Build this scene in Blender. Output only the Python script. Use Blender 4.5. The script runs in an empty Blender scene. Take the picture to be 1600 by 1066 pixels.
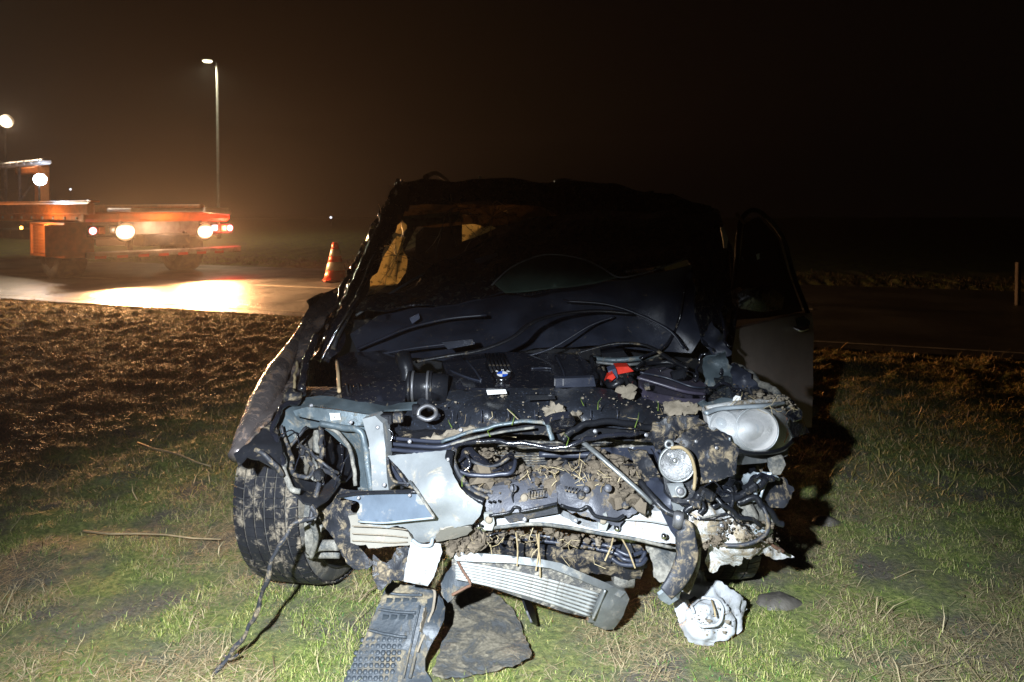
import bpy, math, random
import numpy as np
from mathutils import Vector, Matrix
from mathutils.geometry import delaunay_2d_cdt

sc = bpy.context.scene
col = sc.collection
R = math.radians
random.seed(7)
rng = np.random.default_rng(7)

# ------------------------------------------------------------------ camera
F = 1160.0                    # focal length in photo pixels (1600 wide)
CH = 1.28                     # eye height
TH = math.radians(1.5)        # the camera looks almost level, its lens shifted down
PC = 328 + F * math.tan(TH)   # row of the optical axis
cam_d = bpy.data.cameras.new('camera')
cam = bpy.data.objects.new('camera', cam_d); col.objects.link(cam)
cam_d.sensor_width = 36.0; cam_d.lens = 36.0 * F / 1600.0
cam_d.shift_y = -(533 - PC) / 1600.0
cam_d.dof.use_dof = True; cam_d.dof.focus_distance = 2.45; cam_d.dof.aperture_fstop = 5.6
cam_d.clip_start = 0.05; cam_d.clip_end = 1500
cam.location = (0, 0, CH); cam.rotation_euler = (math.pi / 2 - TH, 0, 0)
sc.camera = cam

# ------------------------------------------------------------------ night sky
world = bpy.data.worlds.new('World'); sc.world = world; world.use_nodes = True
wb = world.node_tree.nodes['Background']
wb.inputs[0].default_value = (0.55, 0.35, 0.30, 1); wb.inputs[1].default_value = 0.0022

def lamp(name, kind, loc, power, color, aim=None, size=0.05, angle=60, blend=0.5, sx=1.0, sy=1.0):
    l = bpy.data.lights.new(name, kind); l.energy = power; l.color = color
    if hasattr(l, 'shadow_soft_size'): l.shadow_soft_size = size
    if kind == 'SPOT':
        l.spot_size = R(angle); l.spot_blend = blend
    o = bpy.data.objects.new(name, l); col.objects.link(o); o.location = loc
    if aim is not None:
        o.rotation_euler = (Vector(aim) - Vector(loc)).to_track_quat('-Z', 'Y').to_euler()
    o.scale = (sx, sy, 1)
    return o

# the photographer's hand lamp, held just left of and a little above the camera
lamp('hand_lamp', 'SPOT', (-0.40, 0.02, 1.48), 1250, (0.84, 0.92, 1.0), aim=(-0.10, 1.88, 0.0), size=0.026, angle=60, blend=1.0, sx=1.55)

sc.view_settings.view_transform = 'Standard'; sc.view_settings.look = 'None'
sc.view_settings.gamma = 1.0; sc.view_settings.exposure = 0.0
sc.view_settings.use_curve_mapping = False
sc.cycles.use_denoising = True
sc.cycles.max_bounces = 6; sc.cycles.diffuse_bounces = 3; sc.cycles.glossy_bounces = 3
sc.cycles.transmission_bounces = 6; sc.cycles.transparent_max_bounces = 10; sc.cycles.volume_bounces = 0
sc.cycles.sample_clamp_indirect = 4.0

# ------------------------------------------------------------------ pixel to place
CT, ST = math.cos(TH), math.sin(TH)
def kd(py):                   # leans the front of the wreck back a little towards its foot
    py = max(py, 345.0)
    return math.tan(math.radians(10.017) + math.atan((py - 533) / F)) / math.tan(TH + math.atan((py - PC) / F))
def W(px, py, Y):
    Y = Y * kd(py)
    u = (px - 800) / F; v = (PC - py) / F
    dy = CT + v * ST; dz = -ST + v * CT
    t = Y / dy
    return Vector((u * t, Y, CH + dz * t))
def Gd(px, py, z=0.0):
    v = (PC - py) / F
    dy = CT + v * ST; dz = -ST + v * CT
    t = (z - CH) / dz
    return Vector(((px - 800) / F * t, dy * t, z))
def gY(px, py, z=0.03): return Gd(px, py, z).y / kd(py)

# ------------------------------------------------------------------ numeric noise
_perm = np.random.default_rng(3).permutation(256); _perm = np.concatenate([_perm, _perm, _perm])
_grad = np.random.default_rng(4).normal(size=(256, 3)); _grad /= np.linalg.norm(_grad, axis=1)[:, None]
def pn(x, y, z=0.0):
    x = np.asarray(x, float); y = np.asarray(y, float); z = np.zeros_like(x) + z
    xi = np.floor(x).astype(int); yi = np.floor(y).astype(int); zi = np.floor(z).astype(int)
    xf, yf, zf = x - xi, y - yi, z - zi
    f = lambda t: t * t * t * (t * (t * 6 - 15) + 10)
    u, v, w = f(xf), f(yf), f(zf)
    def g(a, b, c):
        h = _perm[_perm[_perm[(xi + a) & 255] + ((yi + b) & 255)] + ((zi + c) & 255)]
        gr = _grad[h]
        return gr[..., 0] * (xf - a) + gr[..., 1] * (yf - b) + gr[..., 2] * (zf - c)
    L = lambda a, b, t: a + (b - a) * t
    return L(L(L(g(0,0,0), g(1,0,0), u), L(g(0,1,0), g(1,1,0), u), v), L(L(g(0,0,1), g(1,0,1), u), L(g(0,1,1), g(1,1,1), u), v), w) * 1.6
def fbm(x, y, z=0.0, o=4):
    s = 0; a = 1.0; k = 1.0
    for i in range(o):
        s = s + a * pn(np.asarray(x) * k + i * 17.3, np.asarray(y) * k + i * 5.1, np.asarray(z) * k + i * 3.7); a *= 0.5; k *= 2.03
    return s

# ------------------------------------------------------------------ materials
MATS = {}
def nodes(m):
    m.use_nodes = True; nt = m.node_tree
    return nt, nt.nodes['Principled BSDF']
def mat(name, base, rough=0.5, metal=0.0, mud=0.0, mudscale=14.0, bump=0.25, bscale=60.0, var=0.35, mudcol=(0.20, 0.16, 0.105),
        streak=False, coat=0.0, scuff=0.0, scuffcol=(0.5, 0.5, 0.5)):
    m = bpy.data.materials.new(name); MATS[name] = m
    nt, b = nodes(m); N = nt.nodes; L = nt.links
    tc = N.new('ShaderNodeTexCoord'); geo = N.new('ShaderNodeNewGeometry')
    def noise(scale, detail=6, rg=0.6, vec=None, dist=0.0):
        n = N.new('ShaderNodeTexNoise'); n.inputs['Scale'].default_value = scale; n.inputs['Detail'].default_value = detail
        n.inputs['Roughness'].default_value = rg; n.inputs['Distortion'].default_value = dist
        L.new(vec if vec is not None else tc.outputs['Object'], n.inputs['Vector']); return n.outputs['Fac']
    def ramp(fac, a, bb):
        r = N.new('ShaderNodeMapRange'); r.inputs['From Min'].default_value = a; r.inputs['From Max'].default_value = bb
        L.new(fac, r.inputs['Value']); return r.outputs['Result']
    def mix(fac, c1, c2):
        x = N.new('ShaderNodeMix'); x.data_type = 'RGBA'
        if fac is not None: L.new(fac, x.inputs['Factor'])
        for s, c in (('A', c1), ('B', c2)):
            k = [i for i in x.inputs if i.name == s and i.type == 'RGBA'][0]
            if isinstance(c, tuple): k.default_value = (*c, 1)
            else: L.new(c, k)
        return [o for o in x.outputs if o.type == 'RGBA'][0]
    v1 = ramp(noise(9, 5), 0.3, 0.7)
    lo = tuple(c * (1 - var) for c in base); hi = tuple(min(1, c * (1 + var)) for c in base)
    c = mix(v1, lo, hi)
    rgh = None
    vec = None
    if streak:
        mp = N.new('ShaderNodeMapping'); mp.inputs['Scale'].default_value = (6, 6, 0.7); L.new(tc.outputs['Object'], mp.inputs['Vector']); vec = mp.outputs['Vector']
    if scuff > 0:
        s = ramp(noise(22, 9, 0.72, vec, 0.6), 0.74 - scuff * 0.34, 0.80 - scuff * 0.3)
        c = mix(s, c, scuffcol)
    height = noise(bscale, 4, 0.6)
    if mud > 0:
        mk = ramp(noise(mudscale, 12, 0.74, None, 0.5), 0.675 - mud * 0.42, 0.77 - mud * 0.42)
        mc = mix(ramp(noise(90, 4), 0.35, 0.65), tuple(k * 0.6 for k in mudcol), tuple(k * 1.25 for k in mudcol))
        c = mix(mk, c, mc)
        mr = N.new('ShaderNodeMapRange'); mr.inputs['To Min'].default_value = rough; mr.inputs['To Max'].default_value = 0.93
        L.new(mk, mr.inputs['Value']); rgh = mr.outputs['Result']
        mm = N.new('ShaderNodeMapRange'); mm.inputs['To Min'].default_value = metal; mm.inputs['To Max'].default_value = 0.0
        L.new(mk, mm.inputs['Value']); L.new(mm.outputs['Result'], b.inputs['Metallic'])
        ad = N.new('ShaderNodeMath'); ad.operation = 'MULTIPLY_ADD'; L.new(mk, ad.inputs[0]); ad.inputs[1].default_value = 1.1; L.new(height, ad.inputs[2]); height = ad.outputs[0]
    else:
        b.inputs['Metallic'].default_value = metal
        r2 = N.new('ShaderNodeMapRange'); r2.inputs['From Min'].default_value = 0.3; r2.inputs['From Max'].default_value = 0.7
        r2.inputs['To Min'].default_value = max(0.03, rough - 0.12); r2.inputs['To Max'].default_value = min(1, rough + 0.12)
        L.new(noise(30, 6), r2.inputs['Value']); rgh = r2.outputs['Result']
    L.new(rgh, b.inputs['Roughness'])
    if max(base) < 0.04 and metal < 0.1 and coat == 0: b.inputs['Specular IOR Level'].default_value = 0.32
    L.new(c, b.inputs['Base Color'])
    b.inputs['Coat Weight'].default_value = coat; b.inputs['Coat Roughness'].default_value = 0.08
    bp = N.new('ShaderNodeBump'); bp.inputs['Strength'].default_value = bump; bp.inputs['Distance'].default_value = 0.004
    L.new(height, bp.inputs['Height']); L.new(bp.outputs['Normal'], b.inputs['Normal'])
    return m
def emit(name, colr, strength):
    m = bpy.data.materials.new(name); nt, b = nodes(m)
    b.inputs['Base Color'].default_value = (*colr, 1); b.inputs['Emission Color'].default_value = (*colr, 1); b.inputs['Emission Strength'].default_value = strength
    MATS[name] = m; return m

mat('black_plastic', (0.011, 0.012, 0.015), 0.38, mud=0.28, mudscale=16, bump=0.35)
mat('black_clean', (0.009, 0.010, 0.013), 0.32, mud=0.16, mudscale=30, bump=0.3)
mat('black_muddy', (0.013, 0.0145, 0.019), 0.45, mud=0.42, mudscale=26, bump=0.5)
mat('black_gloss', (0.010, 0.011, 0.016), 0.16, mud=0.22, mudscale=60, bump=0.15, coat=0.5)
mat('rubber', (0.012, 0.013, 0.017), 0.5, mud=0.36, mudscale=20, bump=0.45, mudcol=(0.22, 0.185, 0.14))
mat('rubber_side', (0.05, 0.05, 0.05), 0.7, mud=0.5, mudscale=9, bump=0.4, mudcol=(0.13, 0.115, 0.09))
mat('hose', (0.022, 0.024, 0.030), 0.5, mud=0.42, mudscale=30)
mat('inner_metal', (0.075, 0.098, 0.112), 0.42, metal=0.2, mud=0.34, mudscale=13, bump=0.35, var=0.4, scuff=0.35, scuffcol=(.16, .18, .19), mudcol=(0.19, 0.175, 0.14))
mat('inner_metal_muddy', (0.055, 0.063, 0.068), 0.6, metal=0.1, mud=0.6, mudscale=8, bump=0.5, mudcol=(0.19, 0.18, 0.155))
mat('silver_paint', (0.185, 0.198, 0.205), 0.5, metal=0.1, mud=0.32, mudscale=9, bump=0.15, var=0.22, scuff=0.3, scuffcol=(.4, .4, .38), mudcol=(0.33, 0.29, 0.22))
mat('shelf_paint', (0.115, 0.145, 0.185), 0.3, metal=0.3, mud=0.22, mudscale=9, bump=0.15, var=0.25, mudcol=(0.22, 0.19, 0.15))
mat('lamp_bowl', (0.44, 0.43, 0.42), 0.32, metal=0.15, mud=0.1, mudscale=20, bump=0.2, var=0.2)
mat('silver_rim', (0.30, 0.34, 0.37), 0.35, metal=0.3, mud=0.1, mudscale=20, bump=0.2, var=0.2)
mat('primer_white', (0.36, 0.375, 0.39), 0.5, mud=0.30, mudscale=17, bump=0.4, var=0.22, scuff=0.25, scuffcol=(.16, .16, .17), mudcol=(0.30, 0.25, 0.20))
mat('primer_white_muddy', (0.48, 0.49, 0.49), 0.5, mud=0.56, mudscale=14, bump=0.5, var=0.15, mudcol=(0.27, 0.22, 0.15))
mat('foam_cream', (0.18, 0.168, 0.143), 0.8, mud=0.3, mudscale=10, bump=0.3, var=0.12, mudcol=(0.32, 0.27, 0.21))
mat('grey_foam', (0.062, 0.065, 0.078), 0.48, mud=0.36, mudscale=13, bump=0.45, bscale=140)
mat('bare_fin', (0.34, 0.35, 0.34), 0.5, metal=0.3, mud=0.3, mudscale=30, bump=0.3, mudcol=(.2, .18, .15))
mat('duct_plastic', (0.014, 0.016, 0.021), 0.36, mud=0.22, mudscale=22, bump=0.5, streak=True, scuff=0.5, scuffcol=(0.05, 0.062, 0.09))  # bluish streaks are wear and also a highlight painted along the duct
mat('alloy', (0.20, 0.212, 0.215), 0.42, metal=0.55, mud=0.3, mudscale=14, bump=0.2, mudcol=(0.24, 0.22, 0.18))
mat('alloy_fins', (0.075, 0.075, 0.075), 0.55, metal=0.3, mud=0.5, mudscale=40, bump=0.6, bscale=200, mudcol=(0.26, 0.24, 0.2))
mat('felt', (0.075, 0.08, 0.083), 0.95, mud=0.6, mudscale=9, bump=0.9, bscale=120, mudcol=(0.17, 0.15, 0.11))
mat('shield_plastic', (0.032, 0.040, 0.049), 0.5, mud=0.40, mudscale=8, bump=0.5, mudcol=(0.18, 0.15, 0.10))
mat('reflector', (0.85, 0.85, 0.85), 0.16, metal=1.0, var=0.1, bump=0.9, bscale=55)
mat('hood_paint', (0.012, 0.014, 0.020), 0.22, metal=0.3, mud=0.33, mudscale=45, bump=0.2, scuff=0.3, scuffcol=(0.05, 0.05, 0.06), coat=0.6, mudcol=(0.10, 0.09, 0.06))
mat('hood_under', (0.022, 0.026, 0.040), 0.4, metal=0.1, mud=0.15, mudscale=30, bump=0.2)
mat('grey_paint', (0.34, 0.28, 0.25), 0.42, metal=0.4, mud=0.1, mudscale=9, bump=0.06, var=0.1)
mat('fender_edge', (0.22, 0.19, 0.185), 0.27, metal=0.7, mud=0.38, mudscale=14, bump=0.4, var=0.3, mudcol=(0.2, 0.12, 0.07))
mat('grey_green', (0.055, 0.085, 0.068), 0.3, mud=0.15, bump=0.1)  # greenish windscreen reflection put into this colour; the sun visor shares it
mat('beige_trim', (0.50, 0.36, 0.20), 0.8, mud=0.1, bump=0.4)
def fabric(name, c):
    m = bpy.data.materials.new(name); nt, b = nodes(m); N = nt.nodes; L = nt.links; MATS[name] = m
    b.inputs['Base Color'].default_value = (*c, 1); b.inputs['Roughness'].default_value = .9
    t = N.new('ShaderNodeBsdfTranslucent'); t.inputs[0].default_value = (*[min(1, k * 1.5) for k in c], 1); x = N.new('ShaderNodeMixShader'); x.inputs[0].default_value = .6
    L.new(b.outputs[0], x.inputs[1]); L.new(t.outputs[0], x.inputs[2]); L.new(x.outputs[0], N['Material Output'].inputs['Surface'])
fabric('airbag_cloth', (0.80, 0.62, 0.40))
fabric('head_cloth', (0.20, 0.155, 0.10))
mat('dark_fabric', (0.03, 0.025, 0.022), 0.9)
mat('mud', (0.095, 0.075, 0.052), 0.92, bump=0.9, bscale=80, var=0.45)
mat('pale_mud', (0.19, 0.16, 0.12), 0.9, bump=0.7, bscale=90, var=0.25)
mat('wet_mud', (0.075, 0.068, 0.058), 0.55, bump=0.9, bscale=50, var=0.4)
mat('sprig_green', (0.09, 0.14, 0.02), 0.5, var=0.3)
mat('straw', (0.26, 0.20, 0.11), 0.8, var=0.5)
mat('purple_box', (0.045, 0.04, 0.06), 0.35, mud=0.2, mudscale=24)
mat('red_plastic', (0.55, 0.03, 0.015), 0.4, var=0.2)
mat('blue_grey', (0.05, 0.06, 0.10), 0.4, var=0.2)
mat('white_label', (0.78, 0.78, 0.76), 0.5, var=0.05, bump=0.02)
mat('ink', (0.03, 0.03, 0.03), 0.6, bump=0.0)
mat('chrome', (0.75, 0.76, 0.78), 0.12, metal=1.0, var=0.1, bump=0.2, bscale=40, mud=0.1)
mat('bolt', (0.16, 0.16, 0.17), 0.45, metal=0.6, mud=0.2, mudscale=80)
mat('rust', (0.10, 0.05, 0.03), 0.8, mud=0.3, var=0.5)
mat('orange_lens', (0.80, 0.26, 0.10), 0.25, bump=0.1, mud=0.15)
mat('emblem_blue', (0.02, 0.10, 0.55), 0.2, var=0.05, bump=0); mat('emblem_white', (0.8, 0.8, 0.8), 0.2, var=0.02, bump=0); mat('emblem_black', (0.01, 0.01, 0.012), 0.2, bump=0)
mat('truck_orange', (0.55, 0.16, 0.035), 0.45, mud=0.0, mudscale=4, bump=0.05, var=0.25)
mat('truck_dark', (0.04, 0.037, 0.035), 0.6, mud=0.3, mudscale=4)
mat('truck_grey', (0.30, 0.29, 0.28), 0.5, metal=0.3, mud=0.2, mudscale=4)
mat('truck_white', (0.75, 0.75, 0.78), 0.5, var=0.1)
mat('red_white_board', (0.55, 0.05, 0.03), 0.4, var=0.1)
mat('cone_red', (0.85, 0.08, 0.02), 0.45, var=0.12, bump=0.05); mat('cone_white', (0.8, 0.78, 0.75), 0.35, var=0.08, bump=0.05)
mat('galvanised', (0.30, 0.31, 0.30), 0.55, metal=0.3)
mat('dim_pole', (0.09, 0.09, 0.085), 0.7)  # tone darkened so the unlit pole's fading is in its colour
mat('wood_post', (0.05, 0.04, 0.03), 0.85)

def glass(name, tint, rough, dirt=0.3, dscale=18, base_alpha=0.15, dirtcol=(0.25, 0.22, 0.17)):
    m = bpy.data.materials.new(name); nt, b = nodes(m); N = nt.nodes; L = nt.links
    b.inputs['Base Color'].default_value = (*tint, 1); b.inputs['Roughness'].default_value = rough
    b.inputs['Specular IOR Level'].default_value = 0.7
    tc = N.new('ShaderNodeTexCoord'); n = N.new('ShaderNodeTexNoise'); n.inputs['Scale'].default_value = dscale; n.inputs['Detail'].default_value = 8; n.inputs['Roughness'].default_value = 0.7
    L.new(tc.outputs['Object'], n.inputs['Vector'])
    r = N.new('ShaderNodeMapRange'); r.inputs['From Min'].default_value = 0.7 - dirt * 0.4; r.inputs['From Max'].default_value = 0.8 - dirt * 0.3
    r.inputs['To Min'].default_value = base_alpha; r.inputs['To Max'].default_value = 0.9
    L.new(n.outputs['Fac'], r.inputs['Value']); L.new(r.outputs['Result'], b.inputs['Alpha'])
    x = N.new('ShaderNodeMix'); x.data_type = 'RGBA'
    A = [i for i in x.inputs if i.type == 'RGBA']; A[0].default_value = (*tint, 1); A[1].default_value = (*dirtcol, 1)
    r2 = N.new('ShaderNodeMapRange'); r2.inputs['From Min'].default_value = 0.7 - dirt * 0.4; r2.inputs['From Max'].default_value = 0.8 - dirt * 0.3
    L.new(n.outputs['Fac'], r2.inputs['Value']); L.new(r2.outputs['Result'], x.inputs['Factor'])
    L.new([o for o in x.outputs if o.type == 'RGBA'][0], b.inputs['Base Color'])
    MATS[name] = m; return m
glass('lens_glass', (0.75, 0.78, 0.80), 0.12, dirt=0.26, dscale=9, base_alpha=0.24, dirtcol=(0.5, 0.48, 0.45))
glass('cracked_glass', (0.04, 0.045, 0.04), 0.08, dirt=0.36, dscale=32, base_alpha=0.14, dirtcol=(0.22, 0.17, 0.10))  # mud on the glass, its brown raised to hold a warm reflection too
glass('side_glass', (0.012, 0.012, 0.014), 0.05, dirt=0.15, dscale=10, base_alpha=0.82, dirtcol=(0.08, 0.07, 0.05))

glass('clear_lens', (0.85, 0.87, 0.88), 0.05, dirt=0.15, dscale=30, base_alpha=0.07, dirtcol=(0.35, 0.3, 0.22))

# ------------------------------------------------------------------ mesh helpers
WL = {}                       # where each object's origin lies, in the frame of its thing
def link(name, V, Fc, m, parent=None, smooth=False, label=None, mats=None, midx=None):
    V = np.asarray([tuple(v) for v in V], float)
    c = (V.min(0) + V.max(0)) / 2 if len(V) else np.zeros(3)
    me = bpy.data.meshes.new(name); me.from_pydata((V - c).tolist(), [], [list(f) for f in Fc]); me.update()
    for mm in (mats or [m]): me.materials.append(MATS[mm] if isinstance(mm, str) else mm)
    if midx is not None: me.polygons.foreach_set('material_index', midx)
    if smooth: me.polygons.foreach_set('use_smooth', [True] * len(me.polygons))
    o = bpy.data.objects.new(name, me); col.objects.link(o)
    WL[o.name] = c
    if parent is not None:
        o.parent = parent; o.location = c - WL[parent.name]
    else: o.location = c
    if label: o['label'] = label
    return o
def empty(name, loc, label, cat, group=None, rz=0.0):
    o = bpy.data.objects.new(name, None); col.objects.link(o); o.location = loc; o.rotation_euler = (0, 0, rz); o.empty_display_size = 0.2
    o['label'] = label; o['category'] = cat
    if group: o['group'] = group
    WL[o.name] = np.array(loc, float) if rz == 0.0 else np.zeros(3)
    return o
def tag(o, label, cat, group=None):
    o['label'] = label; o['category'] = cat
    if group: o['group'] = group
    return o
def pip(P, poly):
    x, y = P[:, 0], P[:, 1]; ins = np.zeros(len(P), bool); n = len(poly)
    for i in range(n):
        x1, y1 = poly[i]; x2, y2 = poly[(i + 1) % n]
        c = ((y1 > y) != (y2 > y)) & (x < (x2 - x1) * (y - y1) / ((y2 - y1) + 1e-12) + x1)
        ins ^= c
    return ins
def tps(ctrl):
    C = np.array(ctrl, float)
    if len(C) == 1: return lambda p: np.full(len(p), C[0, 2])
    P = C[:, :2] / 100.0; z = C[:, 2]; n = len(P)
    if n < 4:
        A = np.c_[np.ones(n), P]; s = np.linalg.lstsq(A, z, rcond=None)[0]
        return lambda p: np.c_[np.ones(len(p)), p / 100.0] @ s
    def U(r2): return 0.5 * r2 * np.log(r2 + 1e-9)
    d2 = ((P[:, None] - P[None]) ** 2).sum(-1)
    A = np.zeros((n + 3, n + 3)); A[:n, :n] = U(d2) + np.eye(n) * 1e-4; A[:n, n] = 1; A[:n, n + 1:] = P; A[n:, :n] = A[:n, n:].T
    s = np.linalg.lstsq(A, np.r_[z, 0, 0, 0], rcond=None)[0]
    def f(p):
        q = p / 100.0; d = ((q[:, None] - P[None]) ** 2).sum(-1)
        return U(d) @ s[:n] + s[n] + q @ s[n + 1:]
    return f
def edgepts(poly, res, jag, rs):
    out = []
    n = len(poly)
    for i in range(n):
        a = np.array(poly[i], float); b = np.array(poly[(i + 1) % n], float)
        k = max(1, int(round(np.linalg.norm(b - a) / res)))
        nr = np.array([-(b - a)[1], (b - a)[0]]); nr /= np.linalg.norm(nr) + 1e-9
        for j in range(k):
            p = a + (b - a) * j / k
            if jag and j: p = p + nr * rs.normal() * jag
            out.append(p)
    return out
def sheet(name, poly, ctrl, m, parent=None, th=0.004, d=None, bump=0.0, bs=9.0, crease=0.0, jag=0.0, res=8, holes=(), seed=0, smooth=True, label=None, space='px'):
    """A panel with an outline, its own distance from place to place, real thickness and dents."""
    rs = np.random.default_rng(seed + 11)
    if isinstance(ctrl, (int, float)): ctrl = [(0, 0, ctrl)]
    rings = [edgepts(poly, res, jag, rs)] + [edgepts(h, res, jag, rs) for h in holes]
    pts = []; edges = []
    for r_ in rings:
        s = len(pts); pts += r_; edges += [(s + i, s + (i + 1) % len(r_)) for i in range(len(r_))]
    B = np.array(pts); nb = len(B)
    ring_polys = [np.array(r_) for r_ in rings]
    gx, gy = np.meshgrid(np.arange(B[:, 0].min(), B[:, 0].max(), res), np.arange(B[:, 1].min(), B[:, 1].max(), res))
    I = np.c_[gx.ravel(), gy.ravel()] + rs.uniform(-.25, .25, (gx.size, 2)) * res
    ins = pip(I, ring_polys[0])
    for h in ring_polys[1:]: ins &= ~pip(I, h)
    I = I[ins]
    if len(I):
        dm = np.sqrt(((I[:, None] - B[None]) ** 2).sum(-1)).min(1); I = I[dm > res * 0.55]
    P = np.r_[B, I] if len(I) else B
    res_ = delaunay_2d_cdt([Vector(p) for p in P], edges, [], 0, 1e-5)
    V2 = np.array([tuple(v) for v in res_[0]]); T = np.array([t for t in res_[2] if len(t) == 3])
    cen = V2[T].mean(1); ok = pip(cen, ring_polys[0])
    for h in ring_polys[1:]: ok &= ~pip(cen, h)
    T = T[ok]
    f = tps(ctrl); Yv = f(V2)
    P3 = np.array([tuple(W(p[0], p[1], y)) for p, y in zip(V2, Yv)])
    # normals towards the camera
    def normals(P3):
        n = np.cross(P3[T[:, 1]] - P3[T[:, 0]], P3[T[:, 2]] - P3[T[:, 0]])
        vn = np.zeros_like(P3)
        for k in range(3): np.add.at(vn, T[:, k], n)
        vn /= np.linalg.norm(vn, axis=1)[:, None] + 1e-12
        return vn
    vn = normals(P3)
    view = P3 - np.array([0, 0, CH])
    if (vn * view).sum(1).mean() > 0: T = T[:, ::-1]; vn = -vn
    if bump or crease:
        q = P3 * bs + seed * 3.1
        h = bump * fbm(q[:, 0], q[:, 1], q[:, 2], 3)
        if crease: h = h + crease * (1 - 2 * np.abs(pn(q[:, 0] * .7 + 9, q[:, 1] * .7, q[:, 2] * .7 + 4)))
        P3 = P3 + vn * h[:, None]; vn = normals(P3)
    n = len(P3)
    off = -vn * th if d is None else np.tile(np.array(d, float) * th, (n, 1))
    ec = {}
    for t in T:
        for a, b in ((t[0], t[1]), (t[1], t[2]), (t[2], t[0])): ec[(a, b)] = 1
    be = [(a, b) for (a, b) in ec if (b, a) not in ec]
    V = np.r_[P3, P3 + off]
    Fc = [tuple(t) for t in T] + [(t[2] + n, t[1] + n, t[0] + n) for t in T]
    ex = []; k = 2 * n
    for a, b in be:
        ex += [P3[a], P3[b], V[n + b], V[n + a]]; Fc.append((k + 1, k, k + 3, k + 2)); k += 4
    if ex: V = np.r_[V, np.array(ex)]
    return link(name, V, Fc, m, parent, smooth, label)
def spline(P, per=6):
    P = [np.array(p, float) for p in P]
    if len(P) < 3: return [P[0] + (P[-1] - P[0]) * t / per for t in range(per + 1)]
    Q = [2 * P[0] - P[1]] + P + [2 * P[-1] - P[-2]]
    out = []
    for i in range(1, len(Q) - 2):
        p0, p1, p2, p3 = Q[i - 1:i + 3]
        for t in np.linspace(0, 1, per, endpoint=False):
            out.append(.5 * (2 * p1 + (p2 - p0) * t + (2 * p0 - 5 * p1 + 4 * p2 - p3) * t * t + (3 * p1 - p0 - 3 * p2 + p3) * t ** 3))
    out.append(P[-1]); return out
def sweep(P, r, sides=8, flat=1.0, up=(0, 0, 1)):
    P = [np.array(p, float) for p in P]; n = len(P); V = []; Fc = []
    rr = r if callable(r) else (lambda t: r)
    pu = np.array(up, float)
    for i, p in enumerate(P):
        t = P[min(i + 1, n - 1)] - P[max(i - 1, 0)]; t /= np.linalg.norm(t) + 1e-12
        s = np.cross(t, pu)
        if np.linalg.norm(s) < 1e-3: s = np.cross(t, (0, 1, 0.1))
        s /= np.linalg.norm(s); u = np.cross(s, t)
        k = rr(i / max(1, n - 1))
        for a in range(sides):
            an = 2 * math.pi * a / sides
            V.append(p + s * k * math.cos(an) + u * k * flat * math.sin(an))
    for i in range(n - 1):
        for a in range(sides):
            b = (a + 1) % sides
            Fc.append((i * sides + a, i * sides + b, (i + 1) * sides + b, (i + 1) * sides + a))
    Fc.append(tuple(range(sides))[::-1]); Fc.append(tuple(range((n - 1) * sides, n * sides)))
    return V, Fc
def tube(name, pts, r, m, parent=None, sides=8, flat=1.0, per=6, px=True, smooth=True, label=None, wob=0.0, up=(0, 0, 1)):
    P = [W(*p) for p in pts] if px else pts
    S = spline(P, per)
    if wob:
        S = [s + np.array([float(pn(s[0] * 25, s[1] * 25, s[2] * 25)), 0, float(pn(s[0] * 25 + 7, s[1] * 25, s[2] * 25))]) * wob for s in S]
    V, Fc = sweep(S, r, sides, flat, up)
    return link(name, V, Fc, m, parent, smooth, label)
def boxvf(c, s, rot=None, bev=0.0):
    x, y, z = [k / 2 for k in s]; b = min(bev, x * .9, y * .9, z * .9)
    V = []
    if b <= 0:
        V = [(sx * x, sy * y, sz * z) for sz in (-1, 1) for sy in (-1, 1) for sx in (-1, 1)]
        Fc = [(0, 2, 3, 1), (4, 5, 7, 6), (0, 1, 5, 4), (2, 6, 7, 3), (0, 4, 6, 2), (1, 3, 7, 5)]
    else:
        idx = {}
        for sx in (-1, 1):
            for sy in (-1, 1):
                for sz in (-1, 1):
                    for k in range(3):
                        p = [sx * (x - b), sy * (y - b), sz * (z - b)]; p[k] += (sx, sy, sz)[k] * b
                        idx[(sx, sy, sz, k)] = len(V); V.append(tuple(p))
        Fc = []
        for s_ in (-1, 1):
            Fc.append([idx[(s_, a, c_, 0)] for a, c_ in ((-1, -1), (1, -1), (1, 1), (-1, 1))][::s_])
            Fc.append([idx[(a, s_, c_, 1)] for a, c_ in ((-1, -1), (-1, 1), (1, 1), (1, -1))][::s_])
            Fc.append([idx[(a, c_, s_, 2)] for a, c_ in ((-1, -1), (1, -1), (1, 1), (-1, 1))][::s_])
        for a in (-1, 1):
            for c_ in (-1, 1):
                Fc.append([idx[(a, c_, -1, 0)], idx[(a, c_, 1, 0)], idx[(a, c_, 1, 1)], idx[(a, c_, -1, 1)]][::a * c_])
                Fc.append([idx[(a, -1, c_, 0)], idx[(a, -1, c_, 2)], idx[(a, 1, c_, 2)], idx[(a, 1, c_, 0)]][::a * c_])
                Fc.append([idx[(-1, a, c_, 1)], idx[(1, a, c_, 1)], idx[(1, a, c_, 2)], idx[(-1, a, c_, 2)]][::a * c_])
        for sx in (-1, 1):
            for sy in (-1, 1):
                for sz in (-1, 1):
                    Fc.append([idx[(sx, sy, sz, k)] for k in range(3)][::sx * sy * sz])
    M3 = rot if rot is not None else Matrix.Identity(3)
    V = [M3 @ Vector(v) + Vector(c) for v in V]
    return V, Fc
def rot(z=0, x=0, y=0): return (Matrix.Rotation(R(z), 3, 'Z') @ Matrix.Rotation(R(x), 3, 'X') @ Matrix.Rotation(R(y), 3, 'Y'))
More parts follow.
